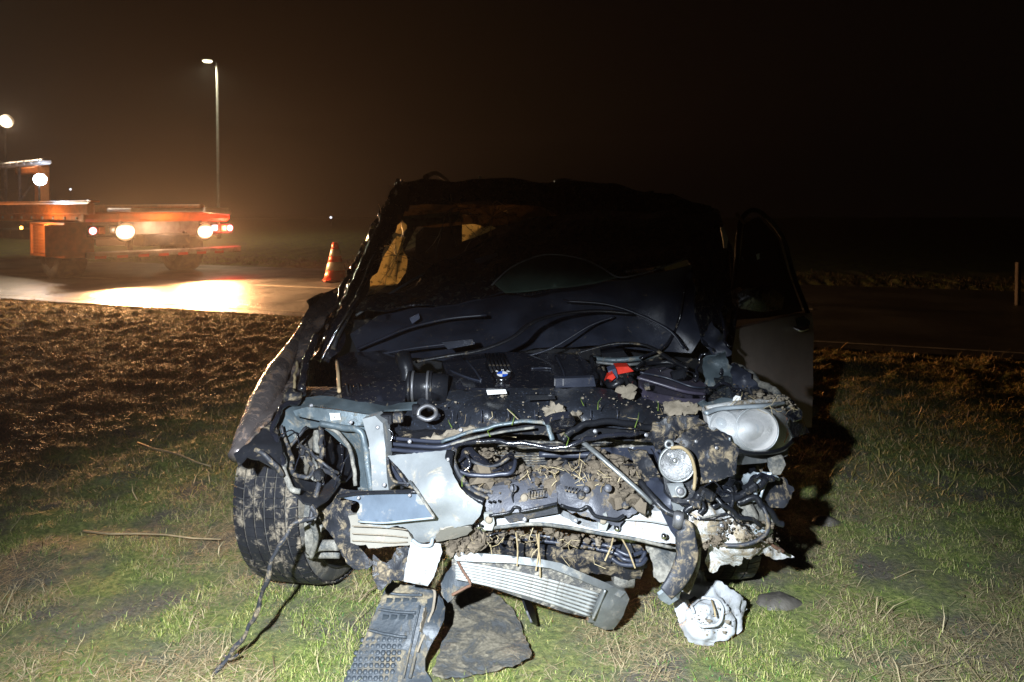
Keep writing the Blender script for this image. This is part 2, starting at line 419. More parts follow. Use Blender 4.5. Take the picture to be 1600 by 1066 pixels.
class MB:
    def __init__(s): s.V = []; s.F = []
    def add(s, vf):
        n = len(s.V); s.V += [tuple(v) for v in vf[0]]; s.F += [tuple(i + n for i in f) for f in vf[1]]; return s
    def build(s, name, m, parent=None, smooth=False, label=None): return link(name, s.V, s.F, m, parent, smooth, label)
def box(name, c, s, m, parent=None, r=None, bev=0.0, label=None):
    V, Fc = boxvf(c, s, r, bev); return link(name, V, Fc, m, parent, False, label)
def lathe(prof, M4, seg=32, closed=False, cap=True):
    """prof: (radius, height) about local Z"""
    V = []; Fc = []; n = len(prof)
    for j in range(seg):
        a = 2 * math.pi * j / seg
        for r_, h in prof: V.append(M4 @ Vector((r_ * math.cos(a), r_ * math.sin(a), h)))
    for j in range(seg):
        k = (j + 1) % seg
        for i in range(n - 1 + (1 if closed else 0)):
            i2 = (i + 1) % n
            Fc.append((j * n + i, k * n + i, k * n + i2, j * n + i2))
    if not closed and cap:
        for e in (0, n - 1):
            if prof[e][0] > 1e-6: Fc.append(tuple(j * n + e for j in (range(seg) if e == n - 1 else range(seg - 1, -1, -1))))
    return V, Fc
def frame(loc, axis, up=(0, 0, 1)):
    z = Vector(axis).normalized(); x = Vector(up).cross(z)
    if x.length < 1e-4: x = Vector((1, 0, 0)).cross(z)
    x.normalize(); y = z.cross(x)
    M4 = Matrix((x, y, z)).transposed().to_4x4(); M4.translation = Vector(loc); return M4
def lump(c, r, seed, k=1, flat=0.7):
    import bmesh
    bm = bmesh.new(); bmesh.ops.create_icosphere(bm, subdivisions=k, radius=1.0)
    V = np.array([v.co[:] for v in bm.verts]); Fc = [tuple(v.index for v in f.verts) for f in bm.faces]; bm.free()
    h = 1 + .45 * fbm(V[:, 0] * 1.3 + seed, V[:, 1] * 1.3, V[:, 2] * 1.3 + seed * .7, 2)
    V = V * h[:, None] * r; V[:, 2] *= flat
    return V + np.array(tuple(c)), Fc
_ico = lump((0, 0, 0), 1, 0, 2, 1)[1]
_icoV = lump((0, 0, 0), 1, 0, 2, 1)[0]
def crumbs(name, poly, ctrl, n, size, m, parent=None, seed=0, lift=0.0, flat=0.7):
    rs = np.random.default_rng(seed + 5); B = np.array(poly, float); f = tps(ctrl if not isinstance(ctrl, (int, float)) else [(0, 0, ctrl)])
    n = int(n * 1.1); size = size * .52; P = []
    while len(P) < n:
        q = rs.uniform(B.min(0), B.max(0), (n * 2, 2)); q = q[pip(q, poly)]; P += list(q)
    P = np.array(P[:n]); Y = f(P)
    V = []; Fc = []
    for i, (p, y) in enumerate(zip(P, Y)):
        c = np.array(tuple(W(p[0], p[1], y))) + rs.normal(size=3) * lift
        s = size * rs.lognormal(0, .55)
        A = _icoV * s * (1 + .24 * rs.normal(size=(len(_icoV), 1))) * rs.uniform(.6, 1.3, 3) * np.array([1, 1, flat])
        k = len(V); V += list(A + c); Fc += [tuple(j + k for j in t) for t in _ico]
    return link(name, V, Fc, m, parent, False)
def straws(name, poly, ctrl, n, ln, r, m, parent=None, seed=0, lift=0.02):
    rs = np.random.default_rng(seed + 9); B = np.array(poly, float); f = tps(ctrl if not isinstance(ctrl, (int, float)) else [(0, 0, ctrl)])
    mb = MB(); c0 = 0; r = r * .62; m = 'straw_blade' if m == 'straw' else m
    while c0 < n:
        q = rs.uniform(B.min(0), B.max(0), (1, 2))
        if not pip(q, poly)[0]: continue
        c0 += 1
        c = np.array(tuple(W(q[0, 0], q[0, 1], float(f(q)[0])))) + np.array([0, -lift, 0]) * rs.uniform(0, 1)
        dr = rs.normal(size=3) * np.array([1, .5, .9]); dr /= np.linalg.norm(dr); l = ln * rs.uniform(.25, 1.2)
        b = rs.normal(size=3) * l * .12
        mb.add(sweep([c - dr * l / 2, c + b, c + dr * l / 2], r * rs.uniform(.6, 1.3), 4))
    return mb.build(name, m, parent)
# ================================================================== GROUND
p0 = Gd(0, 466); p1 = Gd(1600, 562)
rd = np.array([(p1 - p0).x, (p1 - p0).y]); rd /= np.linalg.norm(rd)       # along the road, to the right and nearer
rn = np.array([-rd[1], rd[0]])                                            # across the road, away from the camera
RP = np.array([p0.x, p0.y]); RWID = 6.2
def road_d(x, y): return (x - RP[0]) * rn[0] + (y - RP[1]) * rn[1]
def sst(t): t = np.clip(t, 0, 1); return t * t * (3 - 2 * t)
TYRES = [(-0.67, 2.59), (0.70, 2.62)]
def H(x, y):
    x = np.asarray(x, float); y = np.asarray(y, float)
    far = sst((y - 3.6) / 2.2) + sst((-1.2 - x) / 1.2) * sst((y - 2.3) / 1.2); far = np.clip(far, 0, 1)
    h = 0.012 * fbm(x * 3.1, y * 3.1, 0, 3) + 0.006 * fbm(x * 14, y * 14, 2, 3)
    cl = fbm(x * 3.4, y * 4.2, 5, 4)
    h = h + far * (0.045 * cl + 0.032 * fbm(x * 9, y * 9, 8, 4))
    # keep everything level under the car
    c = np.exp(-((x / 1.3) ** 4 + ((y - 3.9) / 2.6) ** 4)); h = h * (1 - 0.75 * c)
    d = road_d(x, y); k = sst((d + 0.35) / 0.35) * (1 - sst((d - RWID) / 0.4))
    h = h * (1 - k) - 0.035 * k
    v = sst((d - RWID - .1) / 0.5) * (1 - sst((d - RWID - 2.5) / 2)); h = h + 0.06 * v
    return h
def axis(lo, hi, step, far, g=1.12):
    a = list(np.arange(lo, hi + 1e-6, step)); s = step
    while a[-1] < far: s *= g; a.append(a[-1] + s)
    b = []; s = step; x = lo
    while x > -far: s *= g; x -= s; b.append(x)
    return np.array(b[::-1] + a)
gx = axis(-8.5, 7.5, 0.034, 118); gy = axis(1.2, 10.8, 0.034, 118)
X, Y = np.meshgrid(gx, gy); Z = H(X, Y)
nx, ny = len(gx), len(gy)
me = bpy.data.meshes.new('ground'); V = np.c_[X.ravel(), Y.ravel(), Z.ravel()]
i = np.arange(ny - 1)[:, None] * nx + np.arange(nx - 1)[None]; i = i.ravel()
Q = np.c_[i, i + 1, i + nx + 1, i + nx]
me.vertices.add(len(V)); me.vertices.foreach_set('co', V.ravel())
me.loops.add(Q.size); me.loops.foreach_set('vertex_index', Q.ravel()); me.polygons.add(len(Q))
me.polygons.foreach_set('loop_start', np.arange(0, Q.size, 4)); me.polygons.foreach_set('loop_total', np.full(len(Q), 4))
me.update(calc_edges=True); me.polygons.foreach_set('use_smooth', np.ones(len(Q), bool))
ground = bpy.data.objects.new('ground', me); col.objects.link(ground); ground['kind'] = 'structure'

def soil_material():
    m = bpy.data.materials.new('soil'); nt, b = nodes(m); N = nt.nodes; L = nt.links
    tc = N.new('ShaderNodeTexCoord')
    def noise(s, d=6, r=.6):
        n = N.new('ShaderNodeTexNoise'); n.inputs['Scale'].default_value = s; n.inputs['Detail'].default_value = d; n.inputs['Roughness'].default_value = r
        L.new(tc.outputs['Object'], n.inputs['Vector']); return n.outputs['Fac']
    def rp(f, stops):
        r = N.new('ShaderNodeValToRGB'); e = r.color_ramp.elements
        while len(e) < len(stops): e.new(0.5)
        for k, (p, c) in enumerate(stops): e[k].position = p; e[k].color = (*c, 1)
        L.new(f, r.inputs[0]); return r.outputs[0]
    a = rp(noise(70, 6, .7), [(0.3, (0.040, 0.036, 0.026)), (0.5, (0.105, 0.095, 0.070)), (0.72, (0.19, 0.17, 0.125))])
    g = rp(noise(45, 6, .7), [(0.3, (0.035, 0.05, 0.012)), (0.5, (0.15, 0.19, 0.04)), (0.72, (0.34, 0.34, 0.11))])
    x = N.new('ShaderNodeMix'); x.data_type = 'RGBA'; A = [k for k in x.inputs if k.type == 'RGBA']
    mr = N.new('ShaderNodeMapRange'); mr.inputs['From Min'].default_value = .38; mr.inputs['From Max'].default_value = .60; L.new(noise(3.2, 5, .6), mr.inputs['Value'])
    L.new(mr.outputs[0], x.inputs['Factor']); L.new(a, A[0]); L.new(g, A[1])
    L.new([k for k in x.outputs if k.type == 'RGBA'][0], b.inputs['Base Color']); b.inputs['Roughness'].default_value = .85
    bp = N.new('ShaderNodeBump'); bp.inputs['Strength'].default_value = .9; bp.inputs['Distance'].default_value = .012
    L.new(noise(60, 6, .75), bp.inputs['Height']); L.new(bp.outputs[0], b.inputs['Normal']); return m
me.materials.append(soil_material())

# ------------------------------------------------------------------ road
def asphalt():
    m = bpy.data.materials.new('wet_asphalt'); nt, b = nodes(m); N = nt.nodes; L = nt.links
    tc = N.new('ShaderNodeTexCoord')
    def noise(s, d=6, r=.6):
        n = N.new('ShaderNodeTexNoise'); n.inputs['Scale'].default_value = s; n.inputs['Detail'].default_value = d; n.inputs['Roughness'].default_value = r
        L.new(tc.outputs['Object'], n.inputs['Vector']); return n.outputs['Fac']
    r = N.new('ShaderNodeValToRGB'); r.color_ramp.elements[0].position = .3; r.color_ramp.elements[0].color = (.012, .0115, .011, 1)
    r.color_ramp.elements[1].position = .75; r.color_ramp.elements[1].color = (.048, .045, .041, 1); L.new(noise(55, 8, .8), r.inputs[0]); L.new(r.outputs[0], b.inputs['Base Color'])
    mr = N.new('ShaderNodeMapRange'); mr.inputs['From Min'].default_value = .35; mr.inputs['From Max'].default_value = .65; mr.inputs['To Min'].default_value = .28; mr.inputs['To Max'].default_value = .55
    L.new(noise(.9, 4), mr.inputs['Value']); L.new(mr.outputs[0], b.inputs['Roughness'])
    bp = N.new('ShaderNodeBump'); bp.inputs['Strength'].default_value = .8; bp.inputs['Distance'].default_value = .006
    L.new(noise(95, 3, .7), bp.inputs['Height']); L.new(bp.outputs[0], b.inputs['Normal']); return m
asp = asphalt()
def rpt(s, d, z): return (RP[0] + rd[0] * s + rn[0] * d, RP[1] + rd[1] * s + rn[1] * d, z)
def strip(name, s0, s1, d0, d1, z, m, parent=None, n=60, wob=0.0):
    Vv = []; Fc = []
    for k in range(n + 1):
        s = s0 + (s1 - s0) * k / n
        Vv += [rpt(s, d0 + wob * float(pn(s * 3, 0, 1)), z), rpt(s, d1 + wob * float(pn(s * 3, 9, 1)), z)]
    for k in range(n): Fc.append((2 * k, 2 * k + 2, 2 * k + 3, 2 * k + 1))
    return link(name, Vv, Fc, m, parent)
road = strip('road', -70, 70, 0.0, RWID, 0.0, asp, n=700, wob=0.05); road['kind'] = 'structure'
mat('road_paint', (0.30, 0.28, 0.25), 0.5, var=0.35, bump=0.3, scuff=0.6, scuffcol=(0.1, 0.1, 0.09))
lm = strip('edge_line', -70, 70, 0.29, 0.34, 0.004, 'road_paint', n=300); lm['kind'] = 'structure'
for k in range(-8, 9):
    q = strip('centre_dash', k * 6 + 2.2, k * 6 + 5.0, 2.75, 2.87, 0.004, 'road_paint', n=4); q['kind'] = 'structure'

# ------------------------------------------------------------------ grass
def leaf_material(name, stops, rough=.6, trans=.15):
    m = bpy.data.materials.new(name); nt, b = nodes(m); N = nt.nodes; L = nt.links
    g = N.new('ShaderNodeNewGeometry'); r = N.new('ShaderNodeValToRGB'); e = r.color_ramp.elements
    while len(e) < len(stops): e.new(.5)
    for k, (p, c) in enumerate(stops): e[k].position = p; e[k].color = (*c, 1)
    L.new(g.outputs['Random Per Island'], r.inputs[0]); L.new(r.outputs[0], b.inputs['Base Color']); b.inputs['Roughness'].default_value = rough
    b.inputs['Specular IOR Level'].default_value = .3
    MATS[name] = m; return m
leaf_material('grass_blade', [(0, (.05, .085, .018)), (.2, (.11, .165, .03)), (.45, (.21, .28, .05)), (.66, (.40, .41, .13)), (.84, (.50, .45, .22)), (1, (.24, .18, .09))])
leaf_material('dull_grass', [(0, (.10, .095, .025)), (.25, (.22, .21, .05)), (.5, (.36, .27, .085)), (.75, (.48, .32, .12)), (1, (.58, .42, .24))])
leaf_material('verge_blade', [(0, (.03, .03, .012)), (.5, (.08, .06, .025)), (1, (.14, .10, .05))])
leaf_material('straw_blade', [(0, (.20, .15, .08)), (.4, (.34, .27, .15)), (.8, (.46, .38, .23)), (1, (.12, .08, .045))], rough=.7)
leaf_material('clover', [(0, (.03, .09, .02)), (.5, (.06, .17, .03)), (1, (.12, .26, .06))])
FOOT = []       # footprints of things lying on the ground
def blades(name, x, y, ln, wd, lean, m, seed, zoff=0.0):
    r_ = np.random.default_rng(seed); n = len(x)
    keep = np.ones(n, bool)
    for fp in FOOT: keep &= ~pip(np.c_[x, y], fp)
    for tx, ty in TYRES: keep &= ~((np.abs(x - tx) < .13) & (np.abs(y - ty) < .12))
    x = x[keep]; y = y[keep]; n = len(x); ln = ln[keep]
    z = H(x, y) + zoff
    a = r_.uniform(0, 2 * np.pi, n); el = np.clip(r_.normal(lean, .28, n), .03, 1.5)
    d = np.c_[np.cos(a) * np.cos(el), np.sin(a) * np.cos(el), np.sin(el)]
    s = np.c_[-np.sin(a), np.cos(a), np.zeros(n)]
    base = np.c_[x, y, z - .004]; w = wd * r_.uniform(.6, 1.4, n)[:, None]
    mid = base + d * ln[:, None] * .55; tip = base + d * ln[:, None] + np.c_[r_.normal(0, .25, n), r_.normal(0, .25, n), -np.abs(r_.normal(0, .35, n))] * ln[:, None] * .6
    Vv = np.stack([base - s * w, base + s * w, mid - s * w * .8, mid + s * w * .8, tip], 1).reshape(-1, 3)
    k = (np.arange(n) * 5)[:, None]
    T = np.concatenate([k + np.array([[0, 1, 3]]), k + np.array([[0, 3, 2]]), k + np.array([[2, 3, 4]])], 0)
    me = bpy.data.meshes.new(name); me.vertices.add(len(Vv)); me.vertices.foreach_set('co', Vv.ravel())
    me.loops.add(T.size); me.loops.foreach_set('vertex_index', T.ravel()); me.polygons.add(len(T))
    me.polygons.foreach_set('loop_start', np.arange(0, T.size, 3)); me.polygons.foreach_set('loop_total', np.full(len(T), 3)); me.update(calc_edges=True)
    me.materials.append(MATS[m]); o = bpy.data.objects.new(name, me); col.objects.link(o); o['kind'] = 'stuff'; return o
def scatter(n, ylo, yhi, seed, dens, margin=.4, power=1.6):
    r_ = np.random.default_rng(seed); xs = []; ys = []; c = 0
    while c < n:
        u = r_.random(n); yy = (ylo ** (2 - power) + u * (yhi ** (2 - power) - ylo ** (2 - power))) ** (1 / (2 - power)) if power != 2 else ylo * (yhi / ylo) ** u
        xx = r_.uniform(-1, 1, n) * (.71 * yy + margin)
        k = dens(xx, yy) > r_.random(n); k &= road_d(xx, yy) < -.02
        xs.append(xx[k]); ys.append(yy[k]); c += k.sum()
    return np.concatenate(xs)[:n], np.concatenate(ys)[:n]
def lay_grass():
    bare = lambda x, y: sst((fbm(x * 2.6, y * 2.6, 3, 5) + .16) / .26)
    x, y = scatter(350000, 1.55, 6.4, 21, lambda x, y: (.04 + .96 * bare(x, y) * sst((fbm(x * 7, y * 7, 33, 3) + .5) / .6)) * sst((6.6 - y + .5 * pn(x, y, 6)) / 2.6))
    blades('grass', x, y, np.random.default_rng(1).lognormal(-3.95, .42, len(x)), .00075, .6, 'grass_blade', 31)
    x, y = scatter(12000, 1.55, 4.6, 22, lambda x, y: sst((fbm(x * 3.1 + 40, y * 3.1, 3, 3) - .05) / .3))
    blades('ground_cover', x, y, np.random.default_rng(2).lognormal(-4.15, .3, len(x)), .0016, .5, 'clover', 32)
    x, y = scatter(42000, 1.55, 6, 23, lambda x, y: (.22 + .78) * sst((fbm(x * 2.1 + 80, y * 2.1, 3, 4) - .0) / .35))
    blades('straw_litter', x, y, np.random.default_rng(3).lognormal(-3.15, .5, len(x)), .0008, .14, 'straw_blade', 33, .008)
    x, y = scatter(800, 1.6, 5, 24, lambda x, y: sst((fbm(x * 2.1 + 80, y * 2.1, 3, 4) - .0) / .35) + 0 * x + .08)
    blades('reed_stubble', x, y, np.random.default_rng(4).lognormal(-2.55, .35, len(x)), .0016, .4, 'straw_blade', 34, .006)
    x, y = scatter(300000, 3.0, 11.5, 25, lambda x, y: (.35 + .65 * sst((fbm(x * 3.4, y * 4.2, 5, 4) + .25) / .5)) * sst((y - 3.0 + .5 * pn(x, y, 6)) / 2.4), power=1.0)
    blades('dead_grass', x, y, np.random.default_rng(5).lognormal(-3.2, .4, len(x)), .0021, .55, 'dull_grass', 35)
# verge beyond the road
def verge():
    r_ = np.random.default_rng(8); n = 26000
    s = r_.uniform(-8, 26, n); d = RWID + .12 + np.abs(r_.normal(0, .8, n))
    x = RP[0] + rd[0] * s + rn[0] * d; y = RP[1] + rd[1] * s + rn[1] * d
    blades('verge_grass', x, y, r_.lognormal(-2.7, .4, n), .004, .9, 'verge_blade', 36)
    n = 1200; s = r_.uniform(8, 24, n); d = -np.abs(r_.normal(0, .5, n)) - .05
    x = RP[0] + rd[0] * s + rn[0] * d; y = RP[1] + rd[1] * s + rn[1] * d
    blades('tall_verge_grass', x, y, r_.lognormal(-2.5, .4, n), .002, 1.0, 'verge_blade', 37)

# ================================================================== RECOVERY TRUCK
def glow(name, c, s):
    m = emit(name, c, s); nt = m.node_tree; N = nt.nodes; L = nt.links      # a lamp face, brightest at its middle
    tc = N.new('ShaderNodeTexCoord'); mp = N.new('ShaderNodeVectorMath'); mp.operation = 'DISTANCE'; mp.inputs[1].default_value = (.5, .5, .5); L.new(tc.outputs['Generated'], mp.inputs[0])
    r = N.new('ShaderNodeMapRange'); r.interpolation_type = 'SMOOTHSTEP'; r.inputs['From Min'].default_value = .05; r.inputs['From Max'].default_value = .60; r.inputs['To Min'].default_value = s; r.inputs['To Max'].default_value = s * .006
    L.new(mp.outputs['Value'], r.inputs['Value']); L.new(r.outputs[0], N['Principled BSDF'].inputs['Emission Strength'])
glow('lamp_warm', (1.0, 0.80, 0.55), 22); emit('lamp_cool', (0.75, 0.86, 1.0), 45); emit('lamp_red', (1.0, 0.03, 0.02), 6); emit('lamp_redhot', (1.0, 0.22, 0.25), 12)
emit('lamp_amber', (1.0, 0.45, 0.08), 9); emit('lamp_street', (1.0, 0.93, 0.62), 9); emit('lamp_far', (0.85, 0.9, 1.0), 2.5); emit('lamp_far_red', (1.0, 0.2, 0.1), 0.5)
RZ = 53.0
RL = Vector((-6.7, 12.35, 0))
def truck():
    t = empty('recovery_truck', (RL.x, RL.y, 0), 'orange recovery truck seen from behind with two dazzling work lamps lit', 'truck', rz=R(RZ))
    B = lambda n, c, s, m, bev=.02, p=t, **k: box(n, c, s, m, p, bev=bev, **k)
    Wd = 2.75
    # chassis and bed
    B('chassis', (Wd / 2, 5.4, .72), (.9, 9.4, .22), 'truck_dark')
    bed = B('flatbed', (Wd / 2, 4.0, 1.13), (Wd, 6.2, .14), 'truck_orange')
    B('deck_plate', (Wd / 2, 4.0, 1.215), (Wd - .2, 6.0, .02), 'truck_grey', 0, bed)
    for k in range(12): B('rub_rail_stud', (-.012, 1.2 + k * .48, 1.13), (.02, .05, .05), 'truck_grey', .004, bed)
    mb = MB(); mb.add(boxvf((.03, 3.9, 1.30), (.12, 6.4, .22), None, .03)).add(boxvf((.09, 3.9, 1.425), (.16, 6.4, .03), None, .01)); mb.build('side_board', 'truck_orange', t)
    mb = MB(); mb.add(boxvf((Wd - .03, 5.0, 1.30), (.12, 6.4, .2), None, .03)); mb.build('side_board', 'truck_orange', t)
    # tail: white loading ramp lip and orange cross beam
    mb = MB(); mb.add(boxvf((1.45, .75, 1.275), (1.9, .9, .07), rot(z=0), .02)).add(boxvf((2.12, .28, 1.25), (.55, .12, .09), rot(y=6), .02)); mb.build('loading_ramp', 'truck_white', t)
    mb = MB(); mb.add(boxvf((1.38, .95, 1.16), (2.8, .16, .16), None, .03)); mb.build('tail_beam', 'truck_orange', t)
    B('tail_panel', (1.38, 1.02, .93), (2.4, .06, .34), 'truck_grey')
    # underrun bar with stripes
    u = B('underrun_bar', (1.43, .75, .49), (2.95, .12, .11), 'truck_grey', .015)
    for k in range(7): B('reflective_stripe', (.16 + k * .375, .686, .45), (.19, .006, .05), 'red_white_board', 0, u)
    for x in (.75, 1.8): B('bar_bracket', (x, .86, .7), (.08, .1, .34), 'truck_dark')
    # tail lamps, one cluster each side
    for x, s in ((.33, 1), (2.58, -1)):
        h = B('lamp_housing', (x, .95, .9), (.56, .1, .2), 'truck_dark')
        V, Fc = lathe([(0, .03), (.045, .025), (.06, 0)], frame((x - .2 * s, .895, .91), (0, -1, 0)), 18); link('red_lens', V, Fc, 'lamp_redhot', h, True)
        B('amber_lens', (x - .05 * s, .893, .91), (.1, .015, .12), 'orange_lens', .004, h)
        B('reversing_lens', (x + .14 * s, .893, .92), (.11, .015, .11), 'lamp_far' if s < 0 else 'lamp_warm', .004, h)
    # number plate, too blurred in the photo to read more than its figures
    pl = B('number_plate', (.42, .88, .70), (.50, .015, .12), 'truck_white', .003)
    # work lamps
    for x, z, sz in ((.62, .89, .18), (2.16, .86, .17)):
        h = MB().add(lathe([(0, .02), (sz * .7, .03), (sz, .12), (sz, .14)], frame((x, .90, z), (0, -1, -.05)), 24)).build('work_lamp', 'truck_dark', t, True)
        V, Fc = lathe([(0, .004), (sz * .92, 0)], frame((x, .755, z), (0, -1, -.05)), 24); link('lens', V, Fc, 'lamp_warm', h)
        B('bracket', (x, .93, z + .14), (.05, .05, .16), 'truck_dark', .005, h)
    # chains hanging from the tail
    for n, pts in enumerate([[(.95, .78, .62), (1.0, .74, .72), (1.15, .74, .76), (1.35, .74, .74)], [(1.45, .74, .74), (1.55, .72, .69), (1.68, .72, .76), (1.8, .74, .77)]]):
        S = spline(pts, 7); mb = MB()
        for k in range(len(S) - 1):
            a, b = np.array(S[k]), np.array(S[k + 1]); c = (a + b) / 2; d_ = (b - a); u_ = np.cross(d_, (0, 1, 0)) * (.5 if k % 2 else .1) + np.array([0, .012, 0]) * (k % 2)
            mb.add(sweep([a, c + u_ * .6, b + d_ * .3, c - u_ * .6, a], .006, 5))
        mb.build('chain', 'galvanised', t)
    # side locker, its door standing open
    lk = MB()
    for c, s in (((.12, 2.15, 1.03), (.5, 1.5, .04)), ((.12, 2.15, .44), (.5, 1.5, .04)), ((.12, 1.42, .735), (.5, .04, .55)), ((.12, 2.88, .735), (.5, .04, .55)), ((.34, 2.15, .735), (.04, 1.42, .55))): lk.add(boxvf(c, s, None, .006))
    l = lk.build('side_locker', 'truck_orange', t)
    B('locker_shutter', (-.08, 2.15, .735), (.03, 1.4, .52), 'truck_orange', .005, l)
    for k in range(9): B('shutter_slat', (-.098, 2.15, .50 + k * .058), (.012, 1.36, .04), 'truck_orange', .004, l)
    B('locker_door', (-.28, 1.38, .735), (.34, .03, .56), 'truck_orange', .006, l)
    B('side_marker_lamp', (-.02, 3.6, .93), (.03, .09, .06), 'lamp_amber', .01)
    V, Fc = boxvf((-.06, 2.15, .99), (.03, .5, .02), None, .004); link('locker_lamp', V, Fc, 'lamp_amber', l)
    # crane post behind the cab
    cr = B('crane_post', (.55, 4.1, 1.75), (.22, .22, .9), 'truck_orange', .03); cr['label'] = 'red crane post behind the cab'
    B('crane_boom', (.55, 4.6, 2.1), (.18, 1.3, .14), 'truck_orange', .02, cr)
    # cab
    mb = MB(); mb.add(boxvf((Wd / 2 - .2, 9.6, 1.6), (2.1, 2.0, 1.8), None, .12)); cab = mb.build('cab', 'truck_dark', t)
    B('rear_window', (Wd / 2 - .2, 8.59, 2.05), (1.5, .02, .5), 'side_glass', .004, cab); B('side_window', (.12, 9.8, 2.05), (.02, 1.0, .6), 'side_glass', .004, cab)
    lb = B('light_bar', (.30, 4.3, 2.22), (.2, 2.2, .10), 'truck_white', .03)
    for k in range(6): B('light_module', (.19, 3.4 + k * .36, 2.22), (.05, .27, .08), 'truck_white', .02, lb)
    MB().add(sweep([(.32, 4.6, 1.4), (.32, 4.6, 2.18)], .03, 8)).add(sweep([(.32, 4.6, 1.45), (.62, 4.6, 1.9)], .02, 8)).build('lamp_mast', 'truck_dark', t)
    V, Fc = lathe([(0, .05), (.09, .03), (.11, 0)], frame((.10, 3.0, 1.86), (-.4, -1, -.15)), 20); h = link('bed_lamp', V, Fc, 'lamp_cool', t, True)
    MB().add(sweep([(.10, 3.05, 1.4), (.10, 3.05, 1.84)], .02, 8)).build('lamp_post', 'truck_dark', t)
    V, Fc = lathe([(0, .05), (.12, .03), (.14, 0)], frame((.3, 5.2, 3.15), (-.4, -1, -.25)), 20); link('roof_lamp', V, Fc, 'lamp_warm', t, True)
    MB().add(sweep([(.3, 5.28, 1.4), (.3, 5.28, 3.12)], .03, 8)).build('lamp_post', 'truck_dark', t)
    # wheels
    def wheel(x, y, w):
        Mx = frame((x, y, .46), (1, 0, 0))
        tw = MB().add(lathe([(.27, -w / 2), (.42, -w / 2), (.46, -w / 2 + .03), (.46, w / 2 - .03), (.42, w / 2), (.27, w / 2)], Mx, 28, True)).build('wheel', 'rubber_side', t, True)
        rm = MB().add(lathe([(0, -.02), (.1, -.02), (.16, -.06), (.27, -w / 2 + .02), (.275, w / 2 - .02), (.1, .02)], Mx, 24)).build('rim', 'truck_grey', tw, True)
        return tw
    for x in (.22, Wd - .22): wheel(x, 2.3, .5)
    for x in (.16, Wd - .16): wheel(x, 9.2, .3)
    for x in (.2, 2.35): box('mudguard', (x, 1.75, .62), (.5, .02, .5), 'truck_dark', t)
    return t
trk = truck()
def tw(x, y, z):
    v = Matrix.Rotation(R(RZ), 3, 'Z') @ Vector((x, y, z)); return Vector((RL.x, RL.y, 0)) + v
def tdir(x, y, z): return Matrix.Rotation(R(RZ), 3, 'Z') @ Vector((x, y, z))
for x, z, P_ in ((.62, .89, 3500), (2.16, .86, 3500)):
    a = tw(x, .70, z); lamp('work_lamp_light', 'SPOT', a, P_, (1.0, .50, .20), aim=a + tdir(-.35, -.95, -.03), size=.10, angle=72, blend=.9, sx=2.4)
a = tw(.06, 2.88, 1.86); lamp('bed_lamp_light', 'SPOT', a, 40, (.72, .84, 1.0), aim=a + tdir(-.35, -1, -.25), size=.09, angle=140, blend=.8)
a = tw(.26, 5.05, 3.12); lamp('roof_lamp_light', 'SPOT', a, 350, (1.0, .74, .48), aim=a + tdir(-.35, -1, -.35), size=.12, angle=150, blend=.8)
a = tw(-.42, 2.0, .92); lamp('locker_light', 'POINT', a, 30, (1, .62, .34), size=.03)
a = tw(1.35, .55, .95); lamp('tail_fill', 'POINT', a, 16, (1, .6, .35), size=.03)  # fill added to brighten the tail panel; no lamp stands here
a = tw(.53, .84, .91); lamp('tail_light', 'POINT', a, 14, (1, .05, .03), size=.04)
a = tw(2.68, .84, .91); lamp('tail_light', 'POINT', a, 60, (1, .04, .03), size=.04)

# ================================================================== STREET LAMPS
def street_lamp(px, Yd, htop, label):
    b = W(px, 300, Yd); x = b.x; Yd = b.y
    t = empty('street_lamp', (x, Yd, 0), label, 'street lamp', 'street lamps along the road')
    V, Fc = lathe([(.085, 0), (.085, .5), (.07, .52), (.045, htop)], Matrix.Translation((x, Yd, 0)), 14); link('pole', V, Fc, 'dim_pole', t, True)
    hd = MB().add(sweep([(x, Yd, htop - .02), (x - .15, Yd - .03, htop + .06), (x - .5, Yd - .1, htop + .08), (x - .62, Yd - .12, htop + .07)], lambda k: .05 + .07 * math.sin(min(1, k * 1.3) * 2.6), 10, .5)).build('lamp_head', 'galvanised', t, True)
    V, Fc = lathe([(0, -.05), (.13, -.035), (.19, 0)], Matrix.Translation((x - .38, Yd - .08, htop + .02)) @ Matrix.Diagonal((1.1, 1, 1.3, 1)), 18); link('lens', V, Fc, 'lamp_street', hd, True)
    lamp('street_light', 'SPOT', (x - .38, Yd - .08, htop - .10), 600, (1.0, .93, .62), aim=(x - .38, Yd - .6, 0), size=.12, angle=165, blend=.6)
    return t
s1 = W(341, 97, 34.0)
street_lamp(341, 34.0, s1.z, 'tall street lamp with its lit head above the dark road')
sx = W(-60, -120, 22.0)
street_lamp(-60, 22.0, sx.z, 'street lamp beyond the left edge of the photograph, nearer the camera')

# ================================================================== TRAFFIC CONE
def cone():
    c = Gd(524, 440)
    t = empty('traffic_cone', (c.x, c.y, 0), 'red and white traffic cone standing on the road', 'traffic cone')
    h = .70; z = lambda k: .035 + (h - .035) * k
    rr = lambda k: .205 - .165 * k
    V, Fc = boxvf((c.x, c.y, .022), (.40, .40, .036), rot(z=20), .01); link('base', V, Fc, 'cone_red', t)
    for k0, k1, m, n in ((0, .26, 'cone_red', 'lower_body'), (.26, .48, 'cone_white', 'lower_band'), (.48, .64, 'cone_red', 'middle_body'), (.64, .82, 'cone_white', 'upper_band'), (.82, 1, 'cone_red', 'tip')):
        e = .0015 if 'band' in n else 0
        V, Fc = lathe([(rr(k0) + e, z(k0)), (rr(k1) + e, z(k1))] + ([(rr(k1) - .006, z(k1))]), Matrix.Translation((c.x, c.y, 0)), 28); link(n, V, Fc, m, t, True)
cone()
